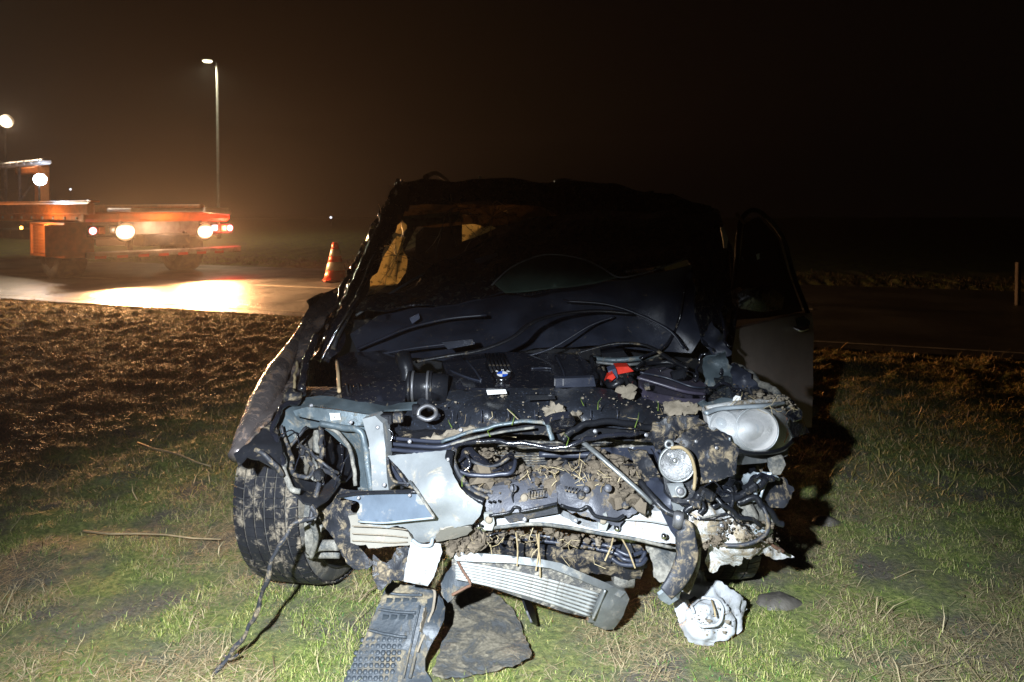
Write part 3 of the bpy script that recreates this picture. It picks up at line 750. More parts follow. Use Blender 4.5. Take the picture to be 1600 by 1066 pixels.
# ------------------------------------------------------------------ marker post at the right, far points of light
c = Gd(1590, 477)
mb = MB().add(boxvf((c.x, c.y, .27), (.06, .05, .62), rot(z=15), .006)); pst = mb.build('marker_post', 'wood_post')
tag(pst, 'thin pale post standing in the far verge at the right', 'post')
for px, py, Yd, m, lab in ((517, 340, 60, 'lamp_far', 'tiny white light in the distance above the traffic cone'), (110, 296, 70, 'lamp_far', 'tiny white light beside the blue-white lamp of the truck'),
                           (137, 314, 70, 'lamp_far', 'faint pale light just above the tail of the truck'), (1300, 361, 60, 'lamp_far_red', 'faint red light far off in the dark right of the car'), (1443, 366, 62, 'lamp_far_red', 'dim reddish light farthest right in the dark field'),
                           (1242, 372, 55, 'lamp_far', 'faint white light just right of the car')):
    p = W(px, py, Yd); r0 = .085 if m == 'lamp_far' and px < 600 else .05
    t = empty('distant_light', (p.x, p.y, 0), lab, 'distant light')
    V, Fc = lathe([(0, r0), (r0 * .8, r0 * .5), (r0, 0), (r0 * .8, -r0 * .5), (0, -r0)], Matrix.Translation(p), 10); link('bulb', V, Fc, m, t, True)
    V, Fc = lathe([(.03, -.03), (.03, p.z - r0)], Matrix.Translation((p.x, p.y, 0)), 8); link('post', V, Fc, 'truck_dark', t)

# ================================================================== HAZE
def haze():
    V, Fc = boxvf((0, 0, 6.0), (250, 250, 15.0))
    m = bpy.data.materials.new('night_mist'); m.use_nodes = True; nt = m.node_tree; nt.nodes.remove(nt.nodes['Principled BSDF'])
    v = nt.nodes.new('ShaderNodeVolumePrincipled'); v.inputs['Color'].default_value = (.9, .84, .82, 1); v.inputs['Density'].default_value = .0011; v.inputs['Anisotropy'].default_value = .62
    nt.links.new(v.outputs[0], nt.nodes['Material Output'].inputs['Volume'])
    me = bpy.data.meshes.new('haze'); me.from_pydata([tuple(x) for x in V], [], [tuple(f) for f in Fc]); me.materials.append(m)
    o = bpy.data.objects.new('haze', me); col.objects.link(o); o['kind'] = 'stuff'
haze()
# ================================================================== THE WRECKED CAR
car = empty('wrecked_car', (0, 4.2, 0), 'crumpled dark car with its front torn off, standing muddy on the grass', 'car')
S = lambda name, poly, ctrl, m, **k: sheet(name, poly, ctrl, m, k.pop('parent', car), **k)
T_ = lambda name, pts, r, m, **k: tube(name, pts, r, m, k.pop('parent', car), **k)

# ------------------------------------------------ hidden bulk: floor, firewall, engine block, tailgate
box('floor_pan', (0, 4.6, .30), (1.5, 3.6, .10), 'black_muddy', car, bev=.03)
box('engine_block', (.02, 2.95, .46), (.62, .62, .40), 'black_muddy', car, bev=.05)
S('firewall', [(520, 500), (1130, 500), (1110, 640), (540, 640)], [(520, 500, 3.22), (1130, 500, 3.22), (1110, 640, 3.2), (540, 640, 3.2)], 'black_plastic', th=.02, res=40)

# ------------------------------------------------ roof, pillars, sides
def body():
    # roof panel, sagging, as a grid in real space
    nx_, ny_ = 20, 14; V = []; Fc = []
    for j in range(ny_):
        for i in range(nx_):
            a = i / (nx_ - 1); b = j / (ny_ - 1)
            x = -.60 + 1.50 * a + .02 * b; y = 3.92 + 2.45 * b
            z = 1.43 - .10 * a ** 2 + .045 * math.sin(math.pi * b) - .05 * (2 * a - 1) ** 4 + .012 * float(pn(x * 4, y * 3, 1))
            V.append((x, y, z))
    for j in range(ny_ - 1):
        for i in range(nx_ - 1):
            k = j * nx_ + i; Fc.append((k, k + 1, k + nx_ + 1, k + nx_))
    n = len(V); V += [(v[0], v[1], v[2] - .03) for v in V]; Fc += [tuple(q + n for q in f[::-1]) for f in Fc]
    bd = list(range(nx_)) + [j * nx_ + nx_ - 1 for j in range(1, ny_)] + [(ny_ - 1) * nx_ + i for i in range(nx_ - 2, -1, -1)] + [j * nx_ for j in range(ny_ - 2, 0, -1)]
    for q, k in enumerate(bd): k2 = bd[(q + 1) % len(bd)]; Fc.append((k, k + n, k2 + n, k2))
    rf = link('roof', V, Fc, 'hood_paint', car, True)
    # roof edge rails
    mb = MB().add(sweep(spline([(-.50, 4.3, 1.47), (-.50, 4.9, 1.52), (-.50, 5.8, 1.5), (-.50, 6.1, 1.45)]), .016, 8)); mb.build('roof_rail', 'black_clean', car, True)
    T_('roof_rail', [(868, 287, 3.95), (885, 284, 4.0), (905, 291, 4.3), (938, 303, 4.8)], lambda t: .020 - .006 * t, 'alloy', label='bent roof rail with a scraped bright end')
    T_('roof_aerial', [(750, 283, 4.3), (749, 275, 4.3)], .007, 'alloy')
    # sides: door skins, sills, rear quarter, each with a shape of its own
    def side(sx, y0, y1, name, zb=.28, zt=.90, m='hood_paint', par=car):
        V = []; Fc = []; NY, NZ = 10, 8
        for j in range(NZ):
            for i in range(NY):
                b = j / (NZ - 1); yy = y0 + (y1 - y0) * i / (NY - 1)
                xx = .89 - .10 * (b - .45) ** 2 + .015 * float(pn(yy * 3, b * 4, sx))
                V.append((sx * xx, yy, zb + (zt - zb) * b))
        for j in range(NZ - 1):
            for i in range(NY - 1):
                k = j * NY + i; Fc.append((k, k + 1, k + NY + 1, k + NY)[::int(sx) or 1])
        n = len(V); V += [(v[0] - sx * .05, v[1], v[2]) for v in V]; Fc += [tuple(q + n for q in f[::-1]) for f in Fc]
        bd = list(range(NY)) + [j * NY + NY - 1 for j in range(1, NZ)] + [(NZ - 1) * NY + i for i in range(NY - 2, -1, -1)] + [j * NY for j in range(NZ - 2, 0, -1)]
        for q, k in enumerate(bd): k2 = bd[(q + 1) % len(bd)]; Fc.append((k, k + n, k2 + n, k2))
        return link(name, V, Fc, m, par, True)
    side(-1, 3.16, 4.22, 'front_door'); side(-1, 4.235, 5.2, 'rear_door'); side(-1, 5.8, 6.75, 'rear_quarter', .35, .95); side(1, 4.235, 5.2, 'rear_door'); side(1, 5.8, 6.75, 'rear_quarter', .35, .95)
    side(-1, 5.2, 5.8, 'wheel_arch', .66, .95); side(1, 5.2, 5.8, 'wheel_arch', .66, .95)
    tg = box('tailgate', (0, 6.78, .80), (1.62, .06, .75), 'hood_paint', car, bev=.03); box('tail_window', (0, 6.66, 1.24), (1.3, .03, .36), 'side_glass', tg, r=rot(x=18))
    # pillars at the back
    for sx in (-1, 1):
        xt = -.55 if sx < 0 else .80
        for y0, y1 in ((4.22, 4.35), (5.25, 5.35), (6.7, 6.35)):
            V, Fc = sweep([(sx * .84, y0, .92), ((sx * .84 + xt) / 2, (y0 + y1) / 2, 1.2), (xt, y1, 1.38)], .035, 6); link('pillar', V, Fc, 'hood_paint', car, True)
    # seats, dark
    for sx in (-.42, .42):
        s = MB().add(boxvf((sx * .9, 4.35, .62), (.46, .5, .16), None, .05)).add(boxvf((sx * .9, 4.66, .90), (.46, .14, .55), rot(x=-12), .05)).add(boxvf((sx * .9, 4.76, 1.20), (.24, .1, .16), rot(x=-12), .04)); s.build('seat', 'dark_fabric', car)
    box('dashboard', (0, 3.55, .80), (1.35, .4, .20), 'dark_fabric', car, bev=.05)
    box('rear_seat', (0, 5.6, .78), (1.3, .16, .6), 'dark_fabric', car, r=rot(x=-12), bev=.05)
body()

S('roof_header', [(624, 288), (660, 284), (750, 282), (870, 284), (960, 292), (1050, 304), (1110, 326), (1128, 350), (1124, 372), (1090, 352), (1000, 338), (880, 342), (850, 324), (760, 318), (680, 322), (600, 330), (610, 305)],
  [(624, 288, 3.95), (870, 284, 3.92), (1110, 326, 3.85), (1124, 372, 3.6), (850, 324, 3.84), (600, 330, 3.8)], 'hood_paint', th=.05, d=(0, 1, 0), bump=.02, bs=5, crease=.02, res=9, label='buckled black roof edge above the windscreen')
S('pillar_panel', [(488, 562), (500, 530), (512, 500), (546, 435), (582, 367), (604, 322), (624, 286), (642, 292), (634, 322), (614, 358), (594, 396), (574, 440), (556, 476), (540, 505), (524, 548), (508, 566)],
  [(488, 562, 3.0), (546, 435, 3.42), (624, 286, 3.98), (642, 292, 3.93), (574, 440, 3.30), (524, 548, 2.93)], 'black_gloss', th=.03, bump=.022, bs=11, crease=.02, res=6, seed=3)
for k, (x, y, yy, sz) in enumerate(((626, 286, 3.92, 6), (618, 302, 3.84, 5), (606, 318, 3.8, 4), (584, 352, 3.6, 5), (575, 372, 3.5, 4), (566, 384, 3.44, 7), (545, 440, 3.26, 4), (520, 492, 3.02, 4), (512, 510, 2.98, 5))):
    S('bent_chip', [(x, y - sz), (x + sz * .6, y - sz * .5), (x + sz * .2, y + sz), (x - sz * .7, y + sz * 1.2), (x - sz * .4, y)], [(x, y - sz, yy), (x - sz, y + sz, yy + .03), (x + sz, y, yy - .03)], 'chrome' if k % 2 else 'fender_edge', th=.002, bump=.01, bs=40, res=3)
# left A-pillar and door frame edge with caught mud and glints
T_('windscreen_pillar', [(505, 560, 2.95), (530, 500, 3.10), (562, 430, 3.35), (592, 362, 3.62), (612, 318, 3.82), (628, 286, 3.95)], lambda t: .034 - .012 * t, 'black_gloss', flat=.7, wob=.012, per=9)
T_('pillar_trim', [(487, 560, 3.02), (508, 505, 3.15), (545, 432, 3.4), (580, 365, 3.66), (604, 318, 3.86), (626, 284, 3.98)], lambda t: .013, 'chrome', wob=.02, per=10, flat=.6)
T_('pillar_seal', [(520, 545, 2.92), (556, 470, 3.12), (585, 400, 3.4)], .010, 'hose', wob=.01)
straws('caught_grass', [(540, 440), (575, 360), (625, 280), (635, 283), (590, 370), (560, 440)], [(540, 440, 3.4), (625, 280, 3.98), (600, 350, 3.7)], 46, .07, .0022, 'straw', car, 3)['kind'] = 'stuff'
S('door_mirror', [(478, 470), (492, 462), (503, 466), (500, 482), (484, 480)], 3.3, 'black_gloss', th=.12, d=(0, 1, 0), res=6)
T_('door_seal', [(513, 556, 2.93), (530, 522, 3.0), (549, 485, 3.1), (563, 462, 3.18)], .006, 'black_gloss', sides=6)
T_('wiper_arm', [(500, 566, 2.88), (520, 528, 2.92), (545, 482, 2.98), (560, 460, 3.02)], .006, 'chrome', sides=6, flat=.5)

# ------------------------------------------------ windscreen opening
S('headliner', [(600, 322), (700, 318), (850, 320), (870, 345), (760, 350), (690, 352), (640, 352), (600, 345)], [(600, 322, 4.0), (850, 320, 4.0), (640, 352, 4.25), (760, 350, 4.3)], 'head_cloth', th=.004, bump=.012, bs=9, crease=.01)
S('sun_visor', [(628, 344), (718, 336), (724, 346), (640, 356)], [(628, 344, 4.0), (724, 346, 4.05)], 'grey_green', th=.02)
pt = S('pillar_lining', [(634, 370), (620, 370), (602, 396), (582, 432), (568, 456), (562, 464), (590, 458), (620, 446), (634, 426), (637, 405), (628, 385)], [(632, 374, 4.10), (572, 452, 3.72), (633, 405, 4.0)], 'airbag_cloth', th=.002, bump=.012, bs=14, jag=.6)
S('pillar_lining', [(622, 348), (634, 342), (636, 358), (626, 366), (618, 364)], 4.12, 'airbag_cloth', th=.002, bump=.006)
S('seat_edge', [(722, 352), (760, 348), (775, 356), (740, 372), (722, 378)], 4.3, 'airbag_cloth', th=.002, bump=.01)
gl = S('windscreen', [(598, 320), (700, 312), (850, 318), (870, 350), (800, 372), (720, 405), (640, 442), (580, 470), (540, 488), (536, 470), (560, 420), (580, 370)],
       [(598, 320, 3.86), (850, 318, 3.9), (870, 350, 3.75), (640, 442, 3.35), (540, 488, 3.08), (560, 420, 3.35), (720, 405, 3.5)], 'cracked_glass', th=.006, bump=.012, bs=7, res=12)
def cracks():
    rs = np.random.default_rng(5); f = tps([(598, 320, 3.855), (850, 318, 3.89), (870, 350, 3.74), (640, 442, 3.34), (540, 488, 3.07), (560, 420, 3.34), (720, 405, 3.49)])
    poly = [(598, 322), (850, 320), (860, 350), (720, 400), (640, 436), (570, 468), (560, 430), (585, 370)]
    mb = MB(); src = [(700, 330), (620, 400), (770, 340)]
    for sx, sy in src:
        for k in range(13):
            a = rs.uniform(0, 2 * math.pi); p = np.array([sx, sy], float); P = [p]
            for q in range(6): a += rs.normal(0, .25); p = p + np.array([math.cos(a), math.sin(a)]) * rs.uniform(6, 20); P.append(p)
            P = [q for q in P if pip(np.array([q]), poly)[0]]
            if len(P) > 1:
                Y_ = f(np.array(P)); mb.add(sweep([W(q[0], q[1], y - .012) for q, y in zip(P, Y_)], .0016, 3))
    mb.build('glass_crack', 'alloy', gl)
cracks()
straws('caught_grass', [(690, 312), (800, 320), (810, 350), (760, 352), (700, 330)], 3.78, 26, .12, .0022, 'straw', car, 4)['kind'] = 'stuff'

# ------------------------------------------------ bonnet folded up against the windscreen
hd = S('bonnet', [(556, 492), (600, 462), (660, 430), (720, 398), (775, 366), (830, 347), (900, 338), (985, 334), (1060, 330), (1102, 346), (1122, 392), (1130, 450), (1134, 520), (1118, 560), (1095, 540), (1080, 470), (1075, 404), (1040, 420), (965, 436), (900, 448), (830, 458), (740, 470), (650, 482), (590, 494)],
       [(556, 492, 3.02), (720, 398, 3.32), (830, 347, 3.45), (985, 334, 3.45), (1102, 346, 3.4), (1134, 520, 2.95), (1118, 560, 2.8), (1075, 404, 2.98), (965, 436, 2.90), (830, 458, 2.88), (650, 482, 2.92), (850, 400, 3.10), (980, 390, 3.05)], 'hood_paint', th=.008, bump=.022, bs=4.0, crease=.028, res=8)
S('reflection_fold', [(770, 440), (790, 424), (815, 408), (850, 399), (880, 399), (912, 406), (940, 418), (966, 431), (930, 441), (880, 448), (830, 453), (790, 456)],
  [(770, 440, 2.88), (850, 399, 2.98), (912, 406, 2.96), (966, 431, 2.86), (830, 453, 2.84), (880, 425, 2.86)], 'grey_green', th=.008, bump=.004, res=7, parent=hd)  # curved sheet whose lighter green stands for a windscreen reflection
T_('bonnet_rim', [(768, 446, 2.86), (800, 417, 2.90), (850, 398, 2.94), (905, 403, 2.92), (940, 418, 2.88), (966, 433, 2.85), (1000, 428, 2.86), (1040, 416, 2.88), (1074, 402, 2.92)], .0035, 'alloy', sides=5, parent=hd)
T_('bonnet_rim', [(556, 493, 3.0), (640, 440, 3.16), (690, 414, 3.24), (735, 390, 3.32), (775, 367, 3.40)], .006, 'alloy', sides=5, parent=hd)
S('washer_jet', [(742, 406), (776, 396), (780, 404), (760, 412), (744, 412)], 3.18, 'blue_grey', th=.01, parent=hd)
# inner frame of the bonnet, seen from underneath
uf = S('bonnet_lining', [(548, 520), (590, 494), (650, 482), (740, 470), (830, 458), (900, 448), (965, 438), (1040, 424), (1078, 412), (1092, 470), (1100, 520), (1080, 552), (1020, 548), (960, 540), (880, 540), (800, 548), (720, 560), (640, 560), (560, 550)],
       [(548, 520, 2.98), (740, 470, 2.90), (965, 438, 2.88), (1092, 470, 2.95), (1080, 552, 2.85), (880, 540, 3.12), (720, 560, 3.1), (560, 550, 3.0), (860, 490, 3.08)], 'hood_under', th=.006, bump=.012, bs=6, crease=.012, res=9)
for pts, r_, mt in (([(560, 545, 2.92), (600, 528, 2.90), (640, 512, 2.88), (700, 498, 2.86), (760, 492, 2.86)], .013, 'hood_under'), ([(575, 558, 2.88), (640, 545, 2.86), (720, 535, 2.84)], .009, 'hood_under'),
                ([(650, 565, 2.66), (700, 556, 2.66), (752, 547, 2.68), (800, 528, 2.72), (830, 505, 2.78), (870, 492, 2.84), (930, 486, 2.86), (990, 490, 2.84)], .013, 'black_plastic'),
                ([(900, 552, 2.8), (960, 537, 2.8), (1010, 540, 2.76), (1045, 560, 2.68), (1075, 575, 2.6)], .011, 'black_plastic'),
                ([(880, 470, 2.9), (960, 478, 2.86), (1040, 512, 2.8), (1070, 545, 2.75)], .010, 'hood_under'), ([(1000, 560, 2.8), (1040, 540, 2.85), (1060, 500, 2.9), (1070, 450, 2.92)], .009, 'black_gloss'),
                ([(800, 562, 2.95), (860, 545, 2.93), (920, 510, 2.92), (960, 495, 2.9)], .008, 'hood_under')):
    T_('lining_rib', pts, r_, mt, flat=.5, parent=uf)
for p in ([(640, 497), (654, 490), (656, 498), (644, 506)],):
    S('lining_panel', p, 2.86, 'blue_grey', th=.006, res=5, parent=uf, bump=.002)
S('lining_panel', [(690, 535), (738, 530), (742, 538), (700, 546)], 2.8, 'hood_under', th=.01, res=6, parent=uf)
# right pillar region, door mirror and the door standing ajar
T_('windscreen_pillar', [(1128, 560, 2.95), (1140, 480, 3.15), (1135, 400, 3.5), (1112, 330, 3.9)], .035, 'black_gloss', flat=.6, wob=.01)
S('pillar_reflection', [(1126, 356), (1132, 354), (1138, 372), (1136, 388), (1131, 388)], 3.5, 'galvanised', th=.004)  # this patch and the next put the pillar's reflections into colour
S('pillar_reflection', [(1098, 334), (1112, 330), (1124, 343), (1108, 347)], 3.72, 'hood_under', th=.004, bump=.003)
S('door_mirror', [(1152, 458), (1172, 450), (1210, 452), (1226, 464), (1222, 484), (1190, 488), (1156, 482)], [(1152, 458, 3.0), (1226, 464, 3.15), (1190, 488, 3.02), (1190, 465, 2.98)], 'hood_paint', th=.09, d=(0, 1, 0), res=8, label='dark oval door mirror')
dr = S('open_door', [(1132, 520), (1150, 515), (1200, 502), (1250, 491), (1268, 489), (1272, 520), (1272, 600), (1268, 668), (1200, 668), (1150, 660)],
       [(1132, 520, 3.05), (1268, 489, 3.72), (1268, 668, 3.62), (1150, 660, 3.05), (1205, 580, 3.32)], 'grey_paint', th=.05, bump=.006, bs=3, res=14, label='grey door standing ajar')
S('door_handle_recess', [(1238, 500), (1256, 494), (1266, 502), (1262, 518), (1246, 520), (1237, 512)], 3.58, 'black_clean', th=.004, parent=dr, res=5)
T_('door_handle', [(1240, 512, 3.54), (1250, 516, 3.52), (1262, 512, 3.54)], .011, 'chrome', parent=dr)
T_('window_frame', [(1140, 505, 3.1), (1150, 420, 3.3), (1158, 345, 3.65), (1185, 330, 3.9), (1222, 370, 4.0), (1240, 430, 3.95), (1262, 488, 3.72)], .012, 'dark_fabric', parent=dr)
S('door_window', [(1146, 500), (1156, 420), (1164, 350), (1186, 338), (1216, 372), (1234, 432), (1254, 486), (1200, 496)], [(1146, 500, 3.12), (1164, 350, 3.66), (1234, 432, 3.95), (1254, 486, 3.72)], 'side_glass', th=.005, parent=dr, res=16)
S('window_fleck', [(1148, 334), (1153, 332), (1164, 348), (1160, 350)], 3.6, 'rust', th=.004, parent=dr, res=4)  # brown sliver stands for a reflection, put in as colour
S('window_fleck', [(1182, 398), (1187, 396), (1187, 405), (1183, 406)], 3.6, 'galvanised', th=.004, parent=dr, res=4)
T_('sill', [(1150, 672, 3.05), (1268, 640, 3.9)], .04, 'black_muddy')

# ------------------------------------------------ right front wing, broken behind the lamp
S('front_wing', [(1120, 570), (1150, 585), (1180, 602), (1215, 618), (1238, 634), (1252, 655), (1240, 660), (1215, 640), (1180, 632), (1140, 630), (1118, 610)],
  [(1120, 570, 2.75), (1180, 602, 2.55), (1238, 634, 2.35), (1252, 655, 2.3), (1140, 630, 2.4), (1118, 610, 2.55)], 'hood_paint', th=.006, bump=.02, bs=9, crease=.015, jag=1.5, res=6)
S('front_wing', [(1236, 640), (1256, 650), (1262, 676), (1240, 684), (1232, 662)], [(1236, 640, 2.3), (1262, 676, 2.42), (1240, 684, 2.3)], 'hood_paint', th=.006, bump=.01, res=6)
T_('wing_edge', [(1128, 560, 2.8), (1160, 580, 2.62), (1195, 606, 2.45), (1235, 635, 2.3)], .012, 'inner_metal_muddy', wob=.02)
for k, (poly, y, mt) in enumerate([([(1098, 560), (1130, 545), (1150, 590), (1160, 625), (1120, 632), (1100, 600)], 2.62, 'inner_metal'), ([(1110, 500), (1135, 530), (1140, 570), (1118, 560), (1095, 530)], 2.8, 'hood_under'),
        ([(1140, 560), (1165, 580), (1195, 610), (1170, 620), (1145, 600)], 2.5, 'hood_under'), ([(1086, 628), (1120, 620), (1150, 622), (1146, 640), (1096, 640)], 2.3, 'inner_metal')]):
    S('crushed_panel', poly, y, mt, th=.005, bump=.03, bs=11, crease=.03, jag=2, res=6, seed=k + 20)
S('paper_label', [(1146, 622), (1150, 618), (1158, 620), (1156, 634), (1143, 636)], 2.24, 'white_label', th=.002, res=5)
S('paper_label', [(1102, 636), (1120, 634), (1121, 638), (1103, 640)], 2.22, 'white_label', th=.002, res=5)
for pts in ([(1085, 600, 2.6), (1090, 570, 2.7), (1110, 555, 2.7), (1130, 580, 2.6)], [(1100, 620, 2.45), (1130, 600, 2.5), (1160, 615, 2.4)], [(1140, 540, 2.7), (1128, 500, 2.8), (1135, 450, 2.9)]):
    T_('wiring', pts, .006, 'black_gloss', wob=.02, sides=6)
crumbs('caked_mud', [(1130, 585), (1190, 610), (1235, 640), (1200, 640), (1150, 615)], [(1130, 585, 2.5), (1235, 640, 2.28), (1150, 615, 2.4)], 30, .007, 'mud', car, 8, .006)['kind'] = 'stuff'

# ------------------------------------------------ engine bay
S('air_box', [(527, 560), (545, 550), (600, 546), (622, 552), (634, 575), (636, 600), (632, 628), (600, 628), (560, 626), (533, 622), (525, 600)],
  [(527, 560, 2.85), (622, 552, 2.88), (634, 575, 2.62), (632, 628, 2.38), (533, 622, 2.36), (525, 600, 2.5), (580, 590, 2.50)], 'black_gloss', th=.2, d=(0, .6, -.8), bump=.006, bs=8, res=8)
T_('air_box_edge', [(526, 564, 2.80), (528, 580, 2.6), (530, 612, 2.4)], .006, 'beige_trim', sides=6)
for k in range(9): T_('air_box_rib', [(541 + k * 6, 600 + (k % 3) * 2, 2.425), (545 + k * 6, 622, 2.372)], .0035, 'black_plastic', sides=5)
# intake pipe with clamps
a = W(636, 604, 2.46); b = W(700, 606, 2.46)
V, Fc = sweep([tuple(a), tuple(a + (b - a) * .5), tuple(b)], .046, 24); link('intake_pipe', V, Fc, 'black_clean', car, True)
for px in (640, 646, 669, 674):
    c = W(px, 604, 2.46); V, Fc = lathe([(.047, -.004), (.052, -.004), (.052, .004), (.047, .004)], frame(c, (1, .02, 0)), 28, True); link('clamp', V, Fc, 'bolt' if px in (669, 646) else 'black_plastic', car, True)
T_('breather_elbow', [(636, 596, 2.48), (636, 580, 2.50), (633, 568, 2.52), (630, 560, 2.56)], lambda t: .020 + .010 * t, 'black_clean', sides=12)
S('air_duct_flange', [(675, 588), (700, 582), (724, 600), (734, 620), (700, 628), (676, 624)], [(675, 588, 2.5), (724, 600, 2.55), (700, 628, 2.4)], 'black_clean', th=.05, bump=.005, res=7)
# engine cover
ec = S('engine_cover', [(690, 566), (715, 556), (757, 552), (800, 550), (860, 551), (906, 556), (926, 572), (936, 592), (930, 606), (880, 607), (822, 608), (795, 607), (760, 606), (730, 604), (712, 600), (697, 584)],
       [(690, 566, 2.85), (757, 552, 2.98), (860, 551, 2.98), (906, 556, 2.95), (936, 592, 2.6), (822, 608, 2.44), (760, 606, 2.44), (712, 600, 2.5), (800, 580, 2.69)], 'black_gloss', th=.12, d=(0, .3, -1), bump=.004, bs=6, res=7)
cv = lambda px, py: float(tps([(690, 566, 2.85), (757, 552, 2.98), (860, 551, 2.98), (906, 556, 2.95), (936, 592, 2.6), (822, 608, 2.44), (760, 606, 2.44), (712, 600, 2.5), (800, 580, 2.69)])(np.array([[px, py]], float))[0])
for k in range(6):
    x0, x1 = 759 + k * 5.6, 769 + k * 5.9
    P = [W(x0, 557, 2.91) + Vector((0, 0, .010)), W(x1, 586, 2.63) + Vector((0, 0, .010))]
    V, Fc = sweep([tuple(P[0]), tuple((P[0] + P[1]) / 2), tuple(P[1])], .0052, 8, .6); link('cover_rib', V, Fc, 'black_plastic', ec, True)
for pts in ([(722, 556), (740, 576), (752, 594)], [(830, 576), (850, 575), (862, 576)], [(700, 578), (730, 590), (752, 596)], [(868, 556), (880, 580), (884, 600)]):
    T_('cover_seam', [(x, y, cv(x, y) - .006) for x, y in pts], .004, 'hood_under', sides=5, parent=ec)
S('cover_step', [(866, 592), (928, 590), (931, 604), (868, 606)], 2.43, 'hood_under', th=.02, parent=ec, res=8, bump=.002)
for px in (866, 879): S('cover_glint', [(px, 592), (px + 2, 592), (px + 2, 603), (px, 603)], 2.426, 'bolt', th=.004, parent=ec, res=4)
# round emblem: black ring with three letters round a quartered blue and white disc
def emblem():
    c = W(785, 592, cv(785, 592)) + Vector((0, -.012, .016)); ax = Vector((0, -.30, .95))
    M4 = frame(c, ax)
    V, Fc = lathe([(0, .002), (.031, .002), (.034, 0), (.034, -.01)], M4, 36); e = link('emblem', V, Fc, 'emblem_black', ec, True)
    V, Fc = lathe([(.033, .0015), (.0355, .003), (.0365, 0), (.036, -.008)], M4, 36); link('ring', V, Fc, 'chrome', e, True)
    for q in range(4):
        V = [M4 @ Vector((0, 0, .004))] + [M4 @ Vector((.019 * math.cos(a), .019 * math.sin(a), .004)) for a in np.linspace(q * math.pi / 2, (q + 1) * math.pi / 2, 9)]
        link('quarter', V, [(0, k, k + 1) for k in range(1, 9)], 'emblem_blue' if q % 2 else 'emblem_white', e)
    for ch, an in (('B', 135), ('M', 90), ('W', 45)):
        cu = bpy.data.curves.new('letter', 'FONT'); cu.body = ch; cu.size = .013; cu.align_x = 'CENTER'; cu.align_y = 'CENTER'; cu.extrude = .0006
        o = bpy.data.objects.new('letter', cu); me = bpy.data.meshes.new_from_object(o); bpy.data.objects.remove(o)
        r_ = Matrix.Translation(M4 @ Vector((0, 0, 0)) * 0) ; loc = Vector((.0265 * math.cos(R(an)), .0265 * math.sin(R(an)), .004))
        # letters stand upright towards the rim
        MM = M4 @ Matrix.Translation(loc) @ Matrix.Rotation(R(an - 90), 4, 'Z')
        V = [MM @ v.co for v in me.vertices]; Fc = [tuple(p.vertices) for p in me.polygons]
        link('letter', V, Fc, 'emblem_white', e)
emblem()
S('white_sticker', [(760, 610), (790, 609), (792, 615), (762, 617)], 2.34, 'white_label', th=.003, res=5)
# the long ribbed duct across the front of the engine
dct = [(660, 622, 2.42), (760, 612, 2.42), (860, 610, 2.42), (960, 612, 2.45), (1040, 622, 2.5), (620, 650, 2.26), (760, 640, 2.24), (900, 638, 2.24), (1000, 642, 2.26), (1070, 650, 2.3), (640, 672, 2.25), (760, 672, 2.22), (900, 668, 2.22), (1060, 672, 2.28)]
S('intake_duct', [(630, 655), (640, 636), (658, 622), (684, 613), (720, 610), (800, 607), (880, 607), (940, 606), (985, 612), (1030, 624), (1075, 634), (1092, 650), (1085, 672), (1030, 674), (960, 668), (900, 664), (860, 664), (800, 670), (740, 676), (690, 680), (640, 676), (600, 672), (606, 660)],
  dct, 'duct_plastic', th=.05, d=(0, 1, -.2), bump=.007, bs=10, res=7, holes=[[(654, 648), (660, 638), (672, 635), (680, 641), (678, 651), (664, 654)]])
T_('duct_mouth', [(653, 650, 2.20), (656, 640, 2.21), (668, 634, 2.22), (680, 640, 2.22), (680, 650, 2.20), (668, 656, 2.19), (653, 650, 2.20)], .007, 'bolt', sides=6)
for k in range(0, 34, 5):
    x = 706 + k * 8.6 + (k % 3) * 1.3
    T_('duct_streak', [(x, 640, 2.218), (x + 1, 650, 2.206), (x + (k % 2), 662 - (k % 4) * 2, 2.205)], .0014, 'hood_under', sides=4)
S('duct_panel', [(822, 618), (866, 617), (868, 624), (824, 626)], 2.30, 'black_clean', th=.006, res=6)
# power box, red terminal, pipes
pb = S('power_box', [(998, 588), (1010, 578), (1038, 573), (1078, 588), (1104, 602), (1102, 624), (1060, 622), (1010, 612), (1000, 602)], [(998, 588, 2.5), (1038, 573, 2.75), (1104, 602, 2.6), (1102, 624, 2.42), (1010, 612, 2.40)], 'purple_box', th=.12, d=(0, .5, -.9), res=7, bump=.003)
T_('lid_edge', [(996, 590, 2.47), (1030, 600, 2.44), (1070, 612, 2.42), (1102, 616, 2.44)], .006, 'purple_box', parent=pb, sides=6)
T_('lid_edge', [(1000, 582, 2.55), (1040, 590, 2.55), (1080, 604, 2.5), (1103, 606, 2.52)], .004, 'hood_under', parent=pb, sides=6)
S('latch', [(1006, 600), (1014, 599), (1016, 609), (1008, 610)], 2.37, 'hose', th=.01, parent=pb, res=4)
S('terminal_cap', [(962, 574), (982, 573), (990, 580), (976, 583), (962, 586)], 2.6, 'red_plastic', th=.04, res=5, bump=.004)
S('terminal_cap', [(950, 588), (958, 584), (962, 590), (950, 600), (946, 598)], 2.55, 'red_plastic', th=.03, res=5)
S('sensor_block', [(950, 580), (962, 576), (966, 590), (958, 598)], 2.58, 'blue_grey', th=.04, res=5)
T_('brace', [(922, 560, 2.9), (960, 563, 2.86), (1000, 560, 2.86), (1030, 554, 2.9)], .010, 'inner_metal')
T_('brace', [(930, 566, 2.84), (975, 570, 2.8), (1020, 566, 2.84)], .006, 'alloy', sides=6)
S('reservoir', [(940, 552), (975, 549), (982, 558), (942, 562)], 2.92, 'black_clean', th=.08, res=6)
